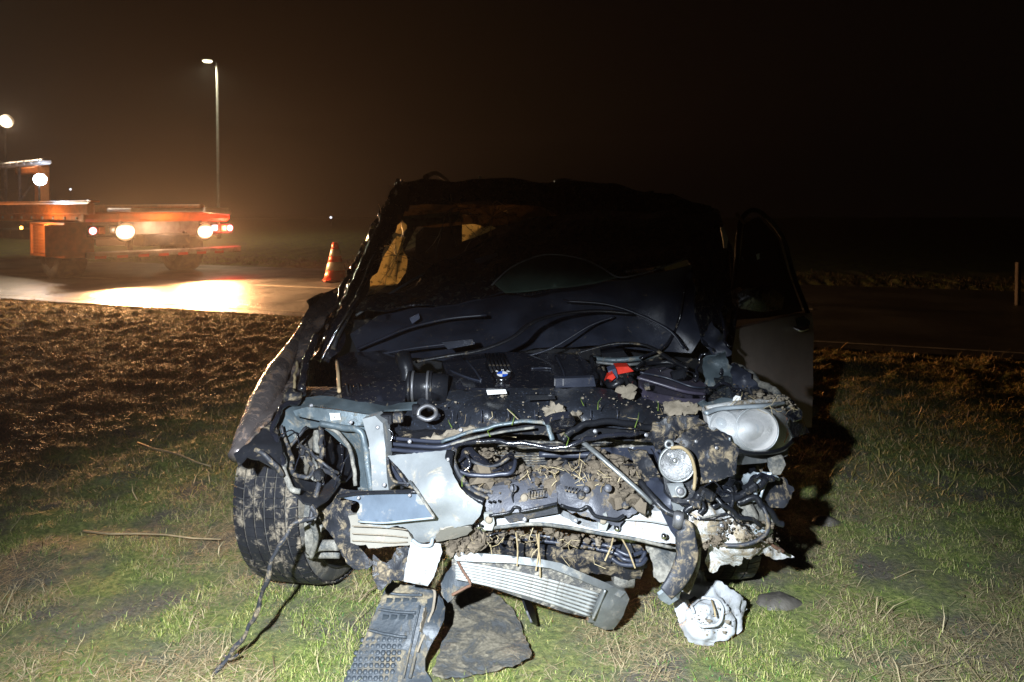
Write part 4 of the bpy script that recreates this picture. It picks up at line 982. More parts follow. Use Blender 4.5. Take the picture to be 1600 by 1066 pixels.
for pts, r_ in (([(935, 575, 2.7), (945, 595, 2.6), (955, 600, 2.5), (975, 596, 2.5)], .012), ([(985, 590, 2.55), (990, 604, 2.48), (975, 612, 2.42)], .010), ([(925, 560, 2.8), (930, 580, 2.7), (940, 600, 2.55)], .008),
                ([(995, 575, 2.7), (1010, 566, 2.8), (1050, 568, 2.8), (1090, 590, 2.7)], .009)):
    T_('hose', pts, r_, 'black_clean', wob=.01)
# mud thrown onto the engine bay
for k, (poly, y) in enumerate([([(962, 608), (975, 602), (990, 605), (994, 615), (986, 625), (970, 620)], 2.32), ([(1036, 634), (1060, 626), (1090, 632), (1096, 642), (1070, 652), (1040, 646)], 2.25),
                               ([(660, 688), (700, 676), (742, 668), (738, 682), (706, 697), (672, 704)], 2.125), ([(846, 640), (862, 630), (880, 634), (886, 650), (860, 656)], 2.20), ([(885, 650), (910, 646), (906, 656), (886, 660)], 2.2)]):
    o = S('mud_splat', poly, y, 'pale_mud', th=.012, bump=.012, bs=30, jag=2.2, res=4, seed=k + 40)
crumbs('caked_mud', [(640, 640), (800, 612), (1000, 612), (1090, 640), (1080, 672), (900, 664), (700, 680)], [(640, 640, 2.22), (800, 612, 2.38), (1000, 612, 2.38), (1090, 640, 2.25), (1080, 672, 2.22), (900, 664, 2.19), (700, 680, 2.2)], 260, .0035, 'pale_mud', car, 9, .004)['kind'] = 'stuff'
straws('caught_grass', [(680, 640), (900, 625), (1100, 630), (1080, 680), (700, 690)], 2.19, 22, .04, .0014, 'straw', car, 14)['kind'] = 'stuff'

# ------------------------------------------------ left front corner
S('front_wing', [(364, 704), (378, 672), (400, 632), (418, 596), (430, 570), (448, 548), (462, 520), (480, 490), (500, 470), (520, 455), (528, 470), (508, 500), (492, 530), (478, 560), (470, 590), (466, 612), (452, 622), (440, 632), (428, 648), (414, 668), (392, 690), (376, 706)],
  [(364, 704, 2.10), (400, 632, 2.35), (430, 570, 2.70), (462, 520, 2.95), (520, 455, 3.2), (492, 530, 2.88), (466, 612, 2.45), (428, 648, 2.22), (376, 706, 2.08), (440, 590, 2.60)], 'fender_edge', th=.006, bump=.012, bs=10, crease=.012, jag=.8, res=6)
T_('wing_edge', [(470, 610, 2.42), (474, 580, 2.55), (482, 550, 2.72), (496, 525, 2.85)], .014, 'black_gloss', wob=.012)
T_('wing_edge', [(458, 612, 2.40), (462, 585, 2.52), (466, 565, 2.62)], .005, 'straw', wob=.008, sides=6)
T_('wing_crown', [(368, 714, 2.07), (392, 668, 2.20), (412, 626, 2.36), (430, 590, 2.54), (446, 560, 2.72), (464, 528, 2.90), (486, 492, 3.10)], lambda t: .018 + .026 * math.sin(math.pi * min(1, t * 1.15 + .05)), 'fender_edge', flat=1.0, wob=.004, per=7, sides=16, label='buckled wing crown catching the warm light')  # rounded tube added along the wing, shaped to catch a warm highlight
S('arch_flap', [(364, 708), (378, 700), (400, 680), (424, 660), (432, 668), (438, 700), (444, 722), (448, 738), (436, 740), (424, 728), (404, 714), (384, 712), (372, 728)],
  [(364, 708, 2.02), (424, 660, 2.16), (448, 738, 2.02), (404, 714, 1.99)], 'black_plastic', th=.005, bump=.012, bs=12, res=6)
T_('flap_edge', [(398, 703, 1.985), (415, 712, 1.975), (430, 728, 1.975), (440, 742, 1.985)], .007, 'hose', wob=.006)
V, Fc = lump(W(456, 621, 2.3), .030, 3, 2, 1); link('clod', V, Fc, 'black_muddy', car, True)
T_('torn_edge', [(474, 612, 2.36), (462, 626, 2.28), (440, 638, 2.22), (430, 655, 2.16), (428, 680, 2.10), (436, 710, 2.05), (446, 740, 2.02)], .008, 'black_gloss', wob=.012)
# inner wing panel: blue grey frame round the wheel arch opening
ip = S('inner_wing', [(436, 654), (446, 640), (460, 632), (476, 622), (500, 618), (520, 620), (560, 628), (600, 630), (652, 630), (650, 640), (600, 641), (585, 646), (596, 660), (602, 690), (606, 730), (606, 775), (580, 778), (562, 776), (556, 750), (550, 722), (546, 704), (530, 690), (512, 674), (500, 667), (482, 668), (466, 682), (452, 694), (458, 712), (466, 740), (455, 742), (444, 712), (436, 684)],
       [(436, 654, 2.22), (460, 632, 2.30), (500, 618, 2.42), (600, 630, 2.36), (652, 630, 2.36), (585, 646, 2.22), (600, 690, 2.14), (606, 775, 2.08), (562, 776, 2.12), (546, 704, 2.22), (500, 667, 2.24), (452, 694, 2.18), (455, 742, 2.12), (530, 655, 2.22)], 'inner_metal', th=.006, bump=.004, bs=8, res=6,
       holes=[[(519, 668), (524, 667), (527, 671), (522, 674)]])
S('rail_face', [(458, 642), (480, 636), (520, 640), (560, 646), (588, 650), (592, 664), (572, 666), (540, 664), (500, 658), (462, 650)], [(458, 642, 2.19), (588, 650, 2.15), (592, 664, 2.14), (520, 650, 2.16)], 'inner_metal', th=.03, bump=.002, res=7, parent=ip)
st = S('paper_label', [(515, 646), (531, 646), (532, 656), (517, 657)], 2.145, 'white_label', th=.002, res=5, parent=ip)
cu = bpy.data.curves.new('mark', 'FONT'); cu.body = '4'; cu.size = .012; cu.extrude = .0004
_o = bpy.data.objects.new('mark', cu); _m = bpy.data.meshes.new_from_object(_o); bpy.data.objects.remove(_o)
_c = W(521, 654, 2.138); link('mark', [Vector((_c.x + v.co.x, _c.y - v.co.z, _c.z + v.co.y)) for v in _m.vertices], [tuple(p.vertices) for p in _m.polygons], 'ink', st)
T_('inner_fold', [(500, 662, 2.16), (530, 668, 2.15), (558, 672, 2.13), (568, 684, 2.12), (574, 720, 2.08), (580, 770, 2.05)], .010, 'inner_metal', parent=ip, wob=.003)
T_('inner_fold', [(506, 664, 2.18), (530, 680, 2.16), (545, 700, 2.14), (552, 730, 2.12), (556, 760, 2.1)], .006, 'inner_metal_muddy', parent=ip, wob=.004)
S('front_leg', [(566, 655), (586, 650), (598, 662), (602, 700), (604, 740), (608, 770), (582, 770), (580, 730), (576, 690)], [(566, 655, 2.12), (598, 662, 2.10), (608, 770, 2.03), (582, 770, 2.03), (590, 700, 2.05)], 'silver_paint', th=.05, d=(.2, 1, 0), bump=.003, res=7)
S('arch_liner', [(430, 640), (560, 650), (570, 780), (556, 808), (500, 800), (440, 760), (428, 700)], [(430, 640, 2.5), (560, 650, 2.5), (570, 780, 2.35), (440, 760, 2.4), (500, 720, 2.62)], 'black_muddy', th=.01, bump=.02, bs=8, res=10)
T_('damper', [(497, 668, 2.32), (496, 700, 2.30), (494, 740, 2.25), (490, 780, 2.2)], .016, 'inner_metal_muddy')
V, Fc = lump(W(493, 685, 2.36), .035, 5, 2, 1.3); link('bush', V, Fc, 'hose', car, True)
for pts, r_, mt in (([(500, 668, 2.2), (502, 700, 2.14), (502, 735, 2.08), (496, 770, 2.02), (488, 800, 1.98), (480, 820, 1.96)], .0075, 'hose'), ([(452, 692, 2.15), (454, 715, 2.1), (462, 740, 2.04), (482, 748, 2.02), (490, 730, 2.05), (478, 710, 2.1)], .006, 'hose'),
                    ([(440, 666, 2.17), (452, 694, 2.15), (478, 668, 2.2)], .005, 'hose'), ([(468, 695, 2.12), (490, 712, 2.08), (508, 730, 2.06), (530, 738, 2.08)], .0045, 'hose'),
                    ([(440, 700, 2.1), (446, 735, 2.02), (452, 758, 1.98), (470, 768, 1.97)], .008, 'inner_metal_muddy'), ([(500, 735, 2.06), (520, 742, 2.08), (530, 752, 2.1)], .007, 'hose')):
    T_('brake_hose' if mt == 'hose' else 'bracket', pts, r_, mt, wob=.008)
S('headlamp_pocket', [(458, 690), (480, 672), (498, 668), (505, 690), (548, 700), (556, 735), (540, 752), (500, 762), (470, 748), (462, 720)], [(458, 690, 2.36), (548, 700, 2.34), (540, 752, 2.2), (470, 748, 2.2), (505, 720, 2.42)], 'black_clean', th=.006, bump=.004, res=7)
T_('pocket_seam', [(505, 672, 2.30), (507, 700, 2.34), (508, 735, 2.26), (505, 758, 2.18)], .004, 'black_gloss', sides=5)
T_('pocket_seam', [(532, 692, 2.30), (535, 715, 2.30), (532, 745, 2.2)], .004, 'black_gloss', sides=5)
S('arch_pocket', [(448, 750), (462, 742), (486, 748), (502, 760), (520, 745), (530, 752), (514, 780), (496, 792), (474, 786), (456, 770)], [(448, 750, 2.02), (530, 752, 2.08), (490, 785, 1.98), (486, 765, 2.06)], 'black_plastic', th=.006, bump=.008, res=6)
S('steering_knuckle', [(478, 790), (492, 776), (506, 790), (502, 830), (494, 866), (480, 860), (474, 826)], [(478, 790, 2.12), (506, 790, 2.1), (494, 866, 2.1), (490, 826, 2.06)], 'inner_metal_muddy', th=.06, bump=.015, bs=14, res=6)
for pts, r_ in (([(484, 860, 2.12), (500, 853, 2.08), (528, 852, 2.05)], .016), ([(482, 866, 2.14), (505, 866, 2.12), (530, 866, 2.1)], .013), ([(486, 812, 2.0), (494, 840, 2.02), (486, 872, 2.06)], .008)):
    T_('track_rod', pts, r_, 'inner_metal_muddy')
T_('drive_shaft', [(500, 845, 2.3), (560, 835, 2.5), (640, 820, 2.7)], .025, 'black_muddy')

# ------------------------------------------------ front frame and grille surround
S('slam_panel', [(598, 672), (640, 676), (700, 678), (760, 672), (820, 664), (868, 660), (900, 664), (960, 670), (1030, 676), (1062, 684), (1050, 694), (1000, 690), (930, 682), (880, 690), (850, 680), (800, 678), (750, 684), (706, 700), (690, 712), (604, 712), (600, 690)],
  [(598, 672, 2.24), (700, 678, 2.16), (868, 660, 2.14), (1062, 684, 2.2), (880, 690, 2.12), (706, 700, 2.06), (604, 712, 2.10)], 'black_plastic', th=.03, d=(0, 1, 0), bump=.008, bs=9, res=6, jag=.5)
for dy in (0, 9, 18): T_('panel_step', [(604, 684 + dy, 2.17 - dy * .004), (650, 688 + dy, 2.13 - dy * .004), (690, 690 + dy * .9, 2.10 - dy * .003), (720, 682 + dy * .6, 2.09)], .006, 'hood_under', sides=6)
T_('grille_top_rail', [(690, 690, 2.07), (730, 676, 2.07), (780, 664, 2.07), (820, 658, 2.07), (852, 662, 2.07), (860, 676, 2.06), (864, 688, 2.05)], .009, 'inner_metal', flat=.6, wob=.003)
T_('grille_top_rail', [(705, 694, 2.06), (745, 683, 2.055), (790, 674, 2.055), (835, 668, 2.055)], .006, 'inner_metal_muddy', flat=.6)
T_('grille_top_rail', [(880, 688, 2.08), (895, 672, 2.10), (930, 660, 2.12), (980, 662, 2.14), (1030, 672, 2.16), (1060, 690, 2.15)], .010, 'black_clean', wob=.006)
S('duct_tab', [(852, 660), (866, 654), (890, 655), (900, 664), (888, 674), (862, 676)], [(852, 660, 2.06), (900, 664, 2.08)], 'black_gloss', th=.02, bump=.008, bs=14, res=5)
# grille oval, edges of the opening
ring = [(703, 706, 2.02), (700, 722, 1.99), (706, 742, 1.975), (720, 762, 1.965), (738, 776, 1.96), (756, 784, 1.955)]
T_('grille_frame', ring, .013, 'black_clean', flat=.7, wob=.003, per=9)
T_('grille_frame', [(x + 8, y - 5, z + .03) for x, y, z in ring], .008, 'hose', wob=.004)
T_('grille_frame', [(704, 706, 2.04), (724, 694, 2.06), (770, 690, 2.07), (830, 694, 2.06), (862, 702, 2.05), (900, 692, 2.05), (950, 680, 2.08), (1000, 677, 2.1)], .007, 'black_gloss', wob=.008)
T_('grille_frame', [(720, 752, 2.02), (748, 764, 2.0), (770, 770, 1.99)], .006, 'hose')
# radiator with fins, caked in soil
rad = S('radiator', [(700, 690), (1080, 680), (1080, 800), (700, 800)], [(700, 690, 2.32), (1080, 680, 2.32), (1080, 800, 2.28), (700, 800, 2.28)], 'alloy_fins', th=.05, bump=.006, bs=12, res=16)
mb = MB()
for j in range(26):
    y = 694 + j * 4.0
    P0, P1 = W(745, y, 2.305), W(960, y - 1, 2.305); mb.add(sweep([tuple(P0), tuple((P0 + P1) / 2), tuple(P1)], .0022, 4))
mb.build('cooling_fin', 'black_muddy', rad)
S('air_deflector', [(870, 712), (940, 700), (1040, 696), (1068, 702), (1070, 745), (1030, 752), (1000, 732), (940, 715), (880, 716)], [(870, 712, 2.24), (1068, 702, 2.2), (1030, 752, 2.12), (940, 700, 2.26)], 'hood_under', th=.008, bump=.006, bs=7, res=8)
T_('cross_tube', [(842, 710, 2.2), (900, 711, 2.2), (950, 710, 2.2)], .010, 'hood_under')
T_('cross_tube', [(846, 740, 2.14), (880, 730, 2.13), (912, 722, 2.12), (930, 706, 2.12)], .009, 'black_plastic')
# crumpled black scoop in the left opening
S('air_scoop', [(712, 720), (722, 704), (732, 702), (745, 716), (762, 722), (785, 716), (800, 712), (804, 722), (800, 738), (770, 742), (735, 744), (716, 738)],
  [(712, 720, 2.08), (732, 702, 2.14), (762, 722, 2.10), (804, 722, 2.12), (770, 742, 2.02), (716, 738, 2.02)], 'black_gloss', th=.006, bump=.018, bs=13, crease=.014, res=5, seed=4)
T_('scoop_edge', [(714, 736, 2.01), (740, 743, 1.995), (775, 741, 1.995), (800, 737, 2.0), (806, 718, 2.06)], .006, 'hood_under', sides=6, wob=.003)
T_('scoop_edge', [(726, 706, 2.1), (740, 722, 2.04), (768, 730, 2.04), (796, 716, 2.06)], .005, 'hose', sides=6, wob=.004)
T_('scoop_edge', [(716, 722, 2.06), (728, 712, 2.05), (734, 728, 2.03), (720, 740, 2.02)], .005, 'black_gloss', sides=6)
# soil packed behind the bumper
C1 = [(730, 740, 2.12), (900, 700, 2.2), (1010, 740, 2.1), (900, 760, 2.02), (760, 770, 2.02)]
S('packed_soil', [(722, 735), (760, 748), (820, 742), (850, 730), (880, 724), (930, 716), (980, 722), (1010, 750), (1010, 790), (960, 780), (900, 770), (800, 775), (750, 765)], C1, 'mud', th=.03, bump=.035, bs=16, jag=3, res=5)
crumbs('soil_clods', [(730, 735), (800, 745), (880, 722), (980, 722), (1010, 760), (980, 770), (930, 750), (870, 748), (800, 765), (750, 768)], [(p[0], p[1], p[2] - .03) for p in C1], 330, .009, 'mud', car, 2, .012)['kind'] = 'stuff'
crumbs('soil_clods', [(930, 705), (985, 735), (1010, 760), (995, 775), (955, 745), (935, 735)], 2.08, 80, .016, 'mud', car, 3, .012)['kind'] = 'stuff'
straws('caught_grass', [(730, 735), (800, 740), (880, 715), (990, 725), (1010, 770), (880, 760), (750, 770)], 2.02, 44, .05, .0014, 'straw', car, 6)['kind'] = 'stuff'
crumbs('soil_clods', [(730, 700), (790, 696), (800, 712), (765, 720), (735, 712)], 2.18, 60, .008, 'mud', car, 33, .012)['kind'] = 'stuff'

# impact foam blocks
fb = S('foam_block', [(762, 772), (768, 760), (800, 756), (822, 748), (862, 742), (868, 752), (872, 770), (868, 788), (850, 794), (800, 802), (768, 806), (758, 796)],
       [(762, 772, 1.99), (822, 748, 2.03), (868, 752, 2.03), (868, 788, 1.96), (768, 806, 1.95), (815, 775, 1.965)], 'grey_foam', th=.07, d=(0, 1, 0), bump=.004, bs=20, res=5, jag=.7, label='left grey impact foam block with a raised rectangle')
for pts in ([(801, 757), (803, 765), (800, 775), (804, 790)],): T_('block_seam', [(x, y, 1.952) for x, y in pts], .0022, 'black_clean', sides=5, parent=fb)
def loop(name, pts, y, r_, m, par): T_(name, [(a, b, y) for a, b in pts + [pts[0]]], r_, m, sides=5, parent=par, per=1)
loop('raised_frame', [(825, 765), (849, 761), (852, 776), (828, 780)], 1.951, .0018, 'hose', fb)
for i in range(5):
    T_('raised_mark', [(830 + i * 4.3, 766 - i * .6 + (i % 2) * 2, 1.950), (831 + i * 4.3, 776 - i * .6 - (i % 2), 1.950)], .0014, 'hose', sides=4, parent=fb)
for (x, y) in ((802, 763), (819, 778)):
    V, Fc = lathe([(0, .004), (.009, .003), (.011, 0)], frame(W(x, y, 1.957), (0, -1, .3)), 16); link('plug', V, Fc, 'grey_foam' if x < 810 else 'pale_mud', fb, True)
for (x, y) in ((765, 784), (772, 784), (780, 783)):
    V, Fc = lathe([(0, .001), (.004, .001)], frame(W(x, y, 1.948), (0, -1, .3)), 10); link('pit', V, Fc, 'black_clean', fb, True)
T_('block_lip', [(764, 806, 1.93), (795, 801, 1.93), (803, 793, 1.93), (812, 794, 1.93), (815, 799, 1.93), (845, 793, 1.93), (870, 787, 1.94)], .004, 'black_clean', sides=6, parent=fb)
S('foam_skirt', [(785, 805), (870, 790), (872, 802), (840, 808), (795, 817)], [(785, 805, 1.95), (870, 790, 1.96), (795, 817, 1.97)], 'grey_foam', th=.02, res=6)
fb2 = S('foam_block', [(876, 744), (890, 738), (920, 742), (960, 754), (990, 764), (1012, 778), (1010, 796), (996, 800), (976, 812), (968, 824), (940, 816), (905, 804), (885, 796), (872, 786), (870, 760)],
        [(876, 744, 2.02), (920, 742, 2.05), (990, 764, 2.05), (1010, 796, 1.98), (968, 824, 1.95), (885, 796, 1.95), (930, 775, 1.97)], 'grey_foam', th=.07, d=(0, 1, 0), bump=.006, bs=16, res=5, jag=1.3, seed=7, label='right muddy impact foam block with torn edges')
for (x, y, r_) in ((908, 774, .012), (950, 763, .012), (977, 789, .012), (916, 765, .010)):
    V, Fc = lathe([(0, .005), (r_ * .8, .004), (r_, -.004)], frame(W(x, y, 1.963), (0, -1, .3)), 16); link('plug', V, Fc, 'grey_foam' if x != 977 and x != 908 else 'hose', fb2, True)
for i in range(4): T_('scratched_mark', [(881 + i * 6, 758 + i, 1.972), (884 + i * 5, 768 + i, 1.966), (886 + i * 6, 760 + i, 1.968)], .0014, 'hose', sides=4, parent=fb2)
T_('block_lip', [(876, 790, 1.93), (905, 797, 1.935), (918, 792, 1.935), (930, 806, 1.93), (960, 812, 1.93), (975, 806, 1.94)], .005, 'black_clean', sides=6, parent=fb2, wob=.003)

# white beam, its right end, brackets
bm_ = S('bumper_beam', [(748, 812), (762, 806), (790, 806), (800, 818), (872, 800), (880, 808), (905, 822), (930, 828), (968, 830), (985, 806), (1008, 786), (1020, 798), (1050, 800), (1062, 812), (1058, 850), (1030, 848), (990, 840), (940, 832), (880, 824), (830, 820), (780, 826), (750, 824)],
        [(748, 812, 1.98), (870, 808, 2.0), (985, 806, 2.0), (1058, 850, 1.98), (880, 824, 1.97), (750, 824, 1.97)], 'primer_white', th=.05, d=(0, 1, 0), bump=.004, bs=12, res=6, jag=.6, label='white bumper beam, bent and scraped')
T_('beam_edge', [(760, 826, 1.96), (830, 819, 1.955), (880, 823, 1.955), (940, 834, 1.955), (990, 842, 1.955), (1050, 856, 1.96)], .005, 'inner_metal_muddy', sides=6, parent=bm_)
T_('beam_edge', [(975, 812, 1.97), (1010, 814, 1.965), (1045, 820, 1.965)], .002, 'galvanised', sides=6, parent=bm_)
for (x, y) in ((764, 815), (942, 816)):
    S('mounting_lug', [(x - 8, y - 12), (x + 6, y - 13), (x + 9, y + 2), (x + 5, y + 14), (x - 7, y + 13)], 1.945, 'galvanised', th=.01, bump=.004, res=5)
    V, Fc = lathe([(.003, .004), (.009, .004), (.011, 0)], frame(W(x, y - 3, 1.942), (0, -1, .2)), 14); link('lug_bolt', V, Fc, 'pale_mud', car, True)
for (x, y) in ((748, 822), (756, 826), (964, 826), (1037, 838)):
    V, Fc = lathe([(0, .006), (.007, .005), (.009, 0)], frame(W(x, y, 1.95), (0, -1, .2)), 12); link('bolt', V, Fc, 'chrome', car, True)
S('beam_end', [(1058, 800), (1086, 792), (1096, 780), (1108, 776), (1126, 790), (1136, 812), (1138, 828), (1110, 838), (1080, 852), (1060, 850)],
  [(1058, 800, 1.99), (1108, 776, 2.04), (1138, 828, 2.0), (1080, 852, 1.96), (1095, 815, 1.94)], 'primer_white_muddy', th=.05, bump=.012, bs=10, crease=.01, res=6, jag=.8)
for y0, y1 in ((812, 802), (826, 818)): T_('beam_end_seam', [(1080, y0, 1.945), (1110, (y0 + y1) / 2, 1.94), (1136, y1, 1.985)], .003, 'inner_metal_muddy', sides=5)
crumbs('caked_mud', [(1075, 838), (1130, 822), (1140, 845), (1100, 860), (1070, 856)], 1.95, 110, .006, 'mud', car, 61, .006)['kind'] = 'stuff'

# lower cooler with its pipes, and the crossmember below
S('lower_cooler', [(716, 836), (760, 832), (880, 836), (1000, 852), (1012, 868), (1008, 884), (960, 880), (880, 870), (800, 862), (720, 858)], [(716, 836, 2.12), (1000, 852, 2.10), (1008, 884, 2.04), (720, 858, 2.06)], 'black_muddy', th=.06, bump=.006, bs=14, res=7)
for pts in ([(765, 837, 2.06), (820, 842, 2.05), (900, 852, 2.04), (960, 864, 2.02), (975, 874, 2.0), (1000, 876, 2.0), (1008, 862, 2.02)], [(840, 836, 2.07), (900, 846, 2.05), (950, 853, 2.04), (968, 862, 2.02), (985, 868, 2.01), (1004, 862, 2.03)], [(955, 872, 1.99), (972, 882, 1.98), (1000, 882, 1.98), (1010, 872, 2.0)]):
    T_('cooler_pipe', pts, .0062, 'hood_under', sides=8)
for x, y in ((806, 832), (870, 834), (930, 840)): S('pipe_clip', [(x, y), (x + 8, y + 1), (x + 8, y + 14), (x + 1, y + 13)], 2.03, 'pale_mud', th=.01, res=5)
T_('crossmember', [(700, 850, 2.2), (800, 858, 2.18), (900, 866, 2.18), (1010, 876, 2.16)], .03, 'black_muddy', flat=.7)
crumbs('soil_clods', [(680, 835), (720, 826), (770, 828), (850, 832), (960, 845), (940, 852), (840, 842), (760, 840), (735, 870), (715, 862), (690, 850)], [(680, 835, 2.0), (770, 828, 2.0), (960, 845, 2.02), (735, 870, 2.02)], 260, .009, 'mud', car, 12, .01)['kind'] = 'stuff'
crumbs('soil_clods', [(690, 836), (715, 828), (765, 826), (770, 840), (740, 856), (725, 872), (708, 866)], 1.99, 90, .014, 'mud', car, 13, .012)['kind'] = 'stuff'
straws('caught_grass', [(690, 830), (770, 826), (960, 845), (950, 880), (800, 862), (720, 880)], 2.0, 42, .045, .0013, 'straw', car, 17, .03)['kind'] = 'stuff'
for (x, y, l, a_) in ((806, 832, .09, 88), (838, 834, .12, 85), (842, 834, .10, 95), (960, 832, .08, 110), (968, 835, .10, 65)):
    c = W(x, y, 1.975); d_ = Vector((math.cos(R(a_)) * l, -.01, -math.sin(R(a_)) * l)); V, Fc = sweep([tuple(c), tuple(c + d_ * .5 + Vector((.004, 0, 0))), tuple(c + d_)], .0022, 5); link('straw', V, Fc, 'straw', car)
V, Fc = lathe([(.02, -.03), (.055, -.03), (.055, .03), (.02, .03)], frame(W(972, 888, 2.12), (1, 0, 0)), 20, True); link('pulley', V, Fc, 'inner_metal_muddy', car, True)

# ------------------------------------------------ silver bumper skin, torn
S('bumper_skin', [(606, 713), (640, 710), (700, 705), (701, 722), (706, 742), (718, 762), (735, 778), (754, 790), (749, 806), (738, 818), (720, 822), (700, 823), (684, 832), (678, 843), (664, 846), (650, 845), (645, 833), (636, 826), (622, 822), (604, 826), (580, 822), (563, 812), (558, 803), (563, 792), (560, 784), (548, 781), (532, 779), (524, 774), (560, 771), (604, 769), (650, 768), (640, 752), (622, 730)],
  [(606, 713, 2.06), (700, 705, 2.02), (706, 742, 1.95), (754, 790, 1.92), (720, 822, 1.92), (664, 846, 1.95), (650, 768, 1.93), (604, 769, 1.97), (524, 774, 2.04), (558, 803, 1.99), (600, 800, 1.95), (640, 752, 1.97), (680, 770, 1.90), (678, 745, 1.93)],
  'silver_paint', th=.004, bump=.006, bs=7, crease=.004, res=4, jag=.5, label='torn silver corner of the bumper')
S('number_plate_shelf', [(530, 776), (560, 771), (604, 769), (650, 768), (664, 786), (678, 808), (640, 812), (600, 816), (572, 815), (560, 811), (558, 803), (566, 800), (566, 788), (556, 783), (545, 781)],
  [(530, 776, 2.01), (650, 768, 1.925), (678, 808, 1.885), (600, 816, 1.93), (558, 803, 1.965)], 'shelf_paint', th=.006, bump=.001, res=6, label='tilted silver panel with a clipped corner')
T_('dark_edge', [(528, 776, 2.005), (560, 771, 1.985), (604, 769, 1.955), (652, 768, 1.915)], .009, 'black_clean', flat=.6)
T_('dark_edge', [(640, 752, 1.94), (655, 772, 1.905), (668, 792, 1.885), (679, 809, 1.875)], .005, 'inner_metal_muddy', flat=.6)
T_('bright_edge', [(560, 815, 1.95), (600, 817, 1.92), (640, 813, 1.89), (679, 809, 1.875)], .003, 'silver_rim', sides=6)
S('backing_panel', [(498, 788), (508, 772), (520, 762), (545, 766), (600, 764), (610, 768), (600, 830), (575, 834), (560, 855), (585, 880), (574, 890), (552, 890), (540, 880), (530, 858), (522, 840), (505, 822), (495, 806)],
  [(498, 788, 2.06), (520, 762, 2.12), (600, 764, 2.06), (600, 830, 2.04), (585, 880, 1.99), (552, 890, 1.98), (505, 822, 2.03), (540, 800, 2.02)], 'black_muddy', th=.005, bump=.008, bs=11, res=6, jag=.8, holes=[[(549, 788), (558, 782), (567, 786), (567, 799), (556, 802), (548, 797)]])
S('bumper_foam', [(544, 806), (556, 804), (566, 801), (568, 812), (580, 822), (600, 820), (622, 826), (638, 832), (646, 846), (640, 852), (606, 854), (576, 857), (572, 851), (563, 852), (548, 848), (548, 820)],
  [(544, 806, 1.985), (640, 850, 1.965), (576, 857, 1.96), (600, 830, 1.975)], 'foam_cream', th=.02, bump=.003, bs=10, res=6, jag=.5)
for y in (822, 834, 845): T_('foam_groove', [(550, y, 1.953), (575, y + 1, 1.952), (610, y + 3, 1.955), (636, y + 6 if y < 840 else y + 2, 1.955)], .0018, 'pale_mud', sides=4)
S('bumper_foam', [(679, 838), (688, 828), (706, 823), (732, 823), (738, 828), (730, 836), (708, 842), (690, 845), (680, 846)], [(679, 838, 1.93), (738, 828, 1.94)], 'foam_cream', th=.02, bump=.003, res=5, jag=.5)
st_ = S('hanging_strap', [(642, 846), (650, 850), (670, 854), (680, 849), (688, 850), (691, 862), (684, 886), (678, 902), (668, 916), (650, 913), (631, 909), (634, 886), (638, 866)],
        [(642, 846, 1.93), (688, 850, 1.93), (668, 916, 1.90), (631, 909, 1.90), (660, 880, 1.88)], 'primer_white', th=.004, bump=.006, bs=10, res=5, jag=.4, label='white torn strip hanging down')
T_('torn_fold', [(644, 844, 1.92), (656, 852, 1.905), (672, 852, 1.905), (676, 842, 1.92)], .005, 'silver_rim')
S('torn_liner', [(583, 866), (590, 872), (604, 880), (612, 874), (620, 856), (636, 853), (640, 862), (636, 885), (632, 908), (612, 906), (602, 916), (594, 924), (584, 905), (582, 886)],
  [(583, 866, 1.98), (636, 853, 1.99), (632, 908, 1.93), (594, 924, 1.92), (606, 890, 1.96)], 'black_muddy', th=.004, bump=.01, bs=12, res=5, jag=1.0)
# bits inside the corner opening
for k, (poly, y, mt) in enumerate([([(606, 716), (622, 728), (642, 755), (640, 766), (612, 766), (604, 750)], 2.16, 'black_plastic'), ([(612, 725), (622, 740), (634, 758), (616, 754)], 2.08, 'hood_under')]):
    S('corner_bracket', poly, y, mt, th=.006, bump=.01, bs=12, res=6, seed=k + 60)
for pts in ([(606, 715, 2.05), (608, 735, 2.04), (616, 752, 2.0), (640, 756, 1.98)], [(610, 718, 2.06), (628, 745, 2.0), (638, 760, 1.98)], [(608, 765, 2.05), (622, 756, 2.02), (645, 762, 1.98)]): T_('wiring', pts, .004, 'hose', sides=6)

# ------------------------------------------------ right front: diagonal stay, strap, fog lamp, torn panel
T_('diagonal_stay', [(906, 687, 2.08), (935, 711, 2.02), (965, 737, 1.98), (1000, 768, 1.95), (1018, 786, 1.94)], .0095, 'alloy', flat=.6)
T_('diagonal_stay', [(1000, 752, 2.0), (1020, 778, 1.95), (1040, 798, 1.92), (1062, 806, 1.91)], .009, 'black_plastic')
V, Fc = lathe([(0, .02), (.013, .02), (.015, 0), (.015, -.02)], frame(W(1060, 812, 1.90), (0, -.3, 1)), 14); link('stay_bolt', V, Fc, 'bolt', car, True)
T_('hanging_trim', [(1062, 822, 1.90), (1070, 826, 1.89), (1072, 845, 1.88), (1074, 868, 1.87), (1066, 892, 1.86), (1054, 912, 1.85), (1040, 928, 1.84)], lambda t: .020 + .010 * math.sin(t * 3), 'hose', sides=10, flat=.25, up=(.15, 1, 0), label='grey bent trim strip hanging to the ground')
T_('hanging_trim', [(1088, 850, 1.98), (1086, 880, 1.97), (1078, 905, 1.94), (1070, 925, 1.92)], .014, 'primer_white_muddy', flat=.3, up=(.4, 1, 0))
S('trim_foot', [(1030, 930), (1044, 920), (1064, 922), (1062, 936), (1046, 946), (1032, 938)], [(1030, 930, 1.98), (1064, 922, 2.02)], 'silver_rim', th=.01, bump=.006, res=5)
S('triangle_stay', [(1034, 802), (1052, 800), (1064, 822), (1060, 846), (1048, 830)], 1.93, 'hood_under', th=.01, res=5)
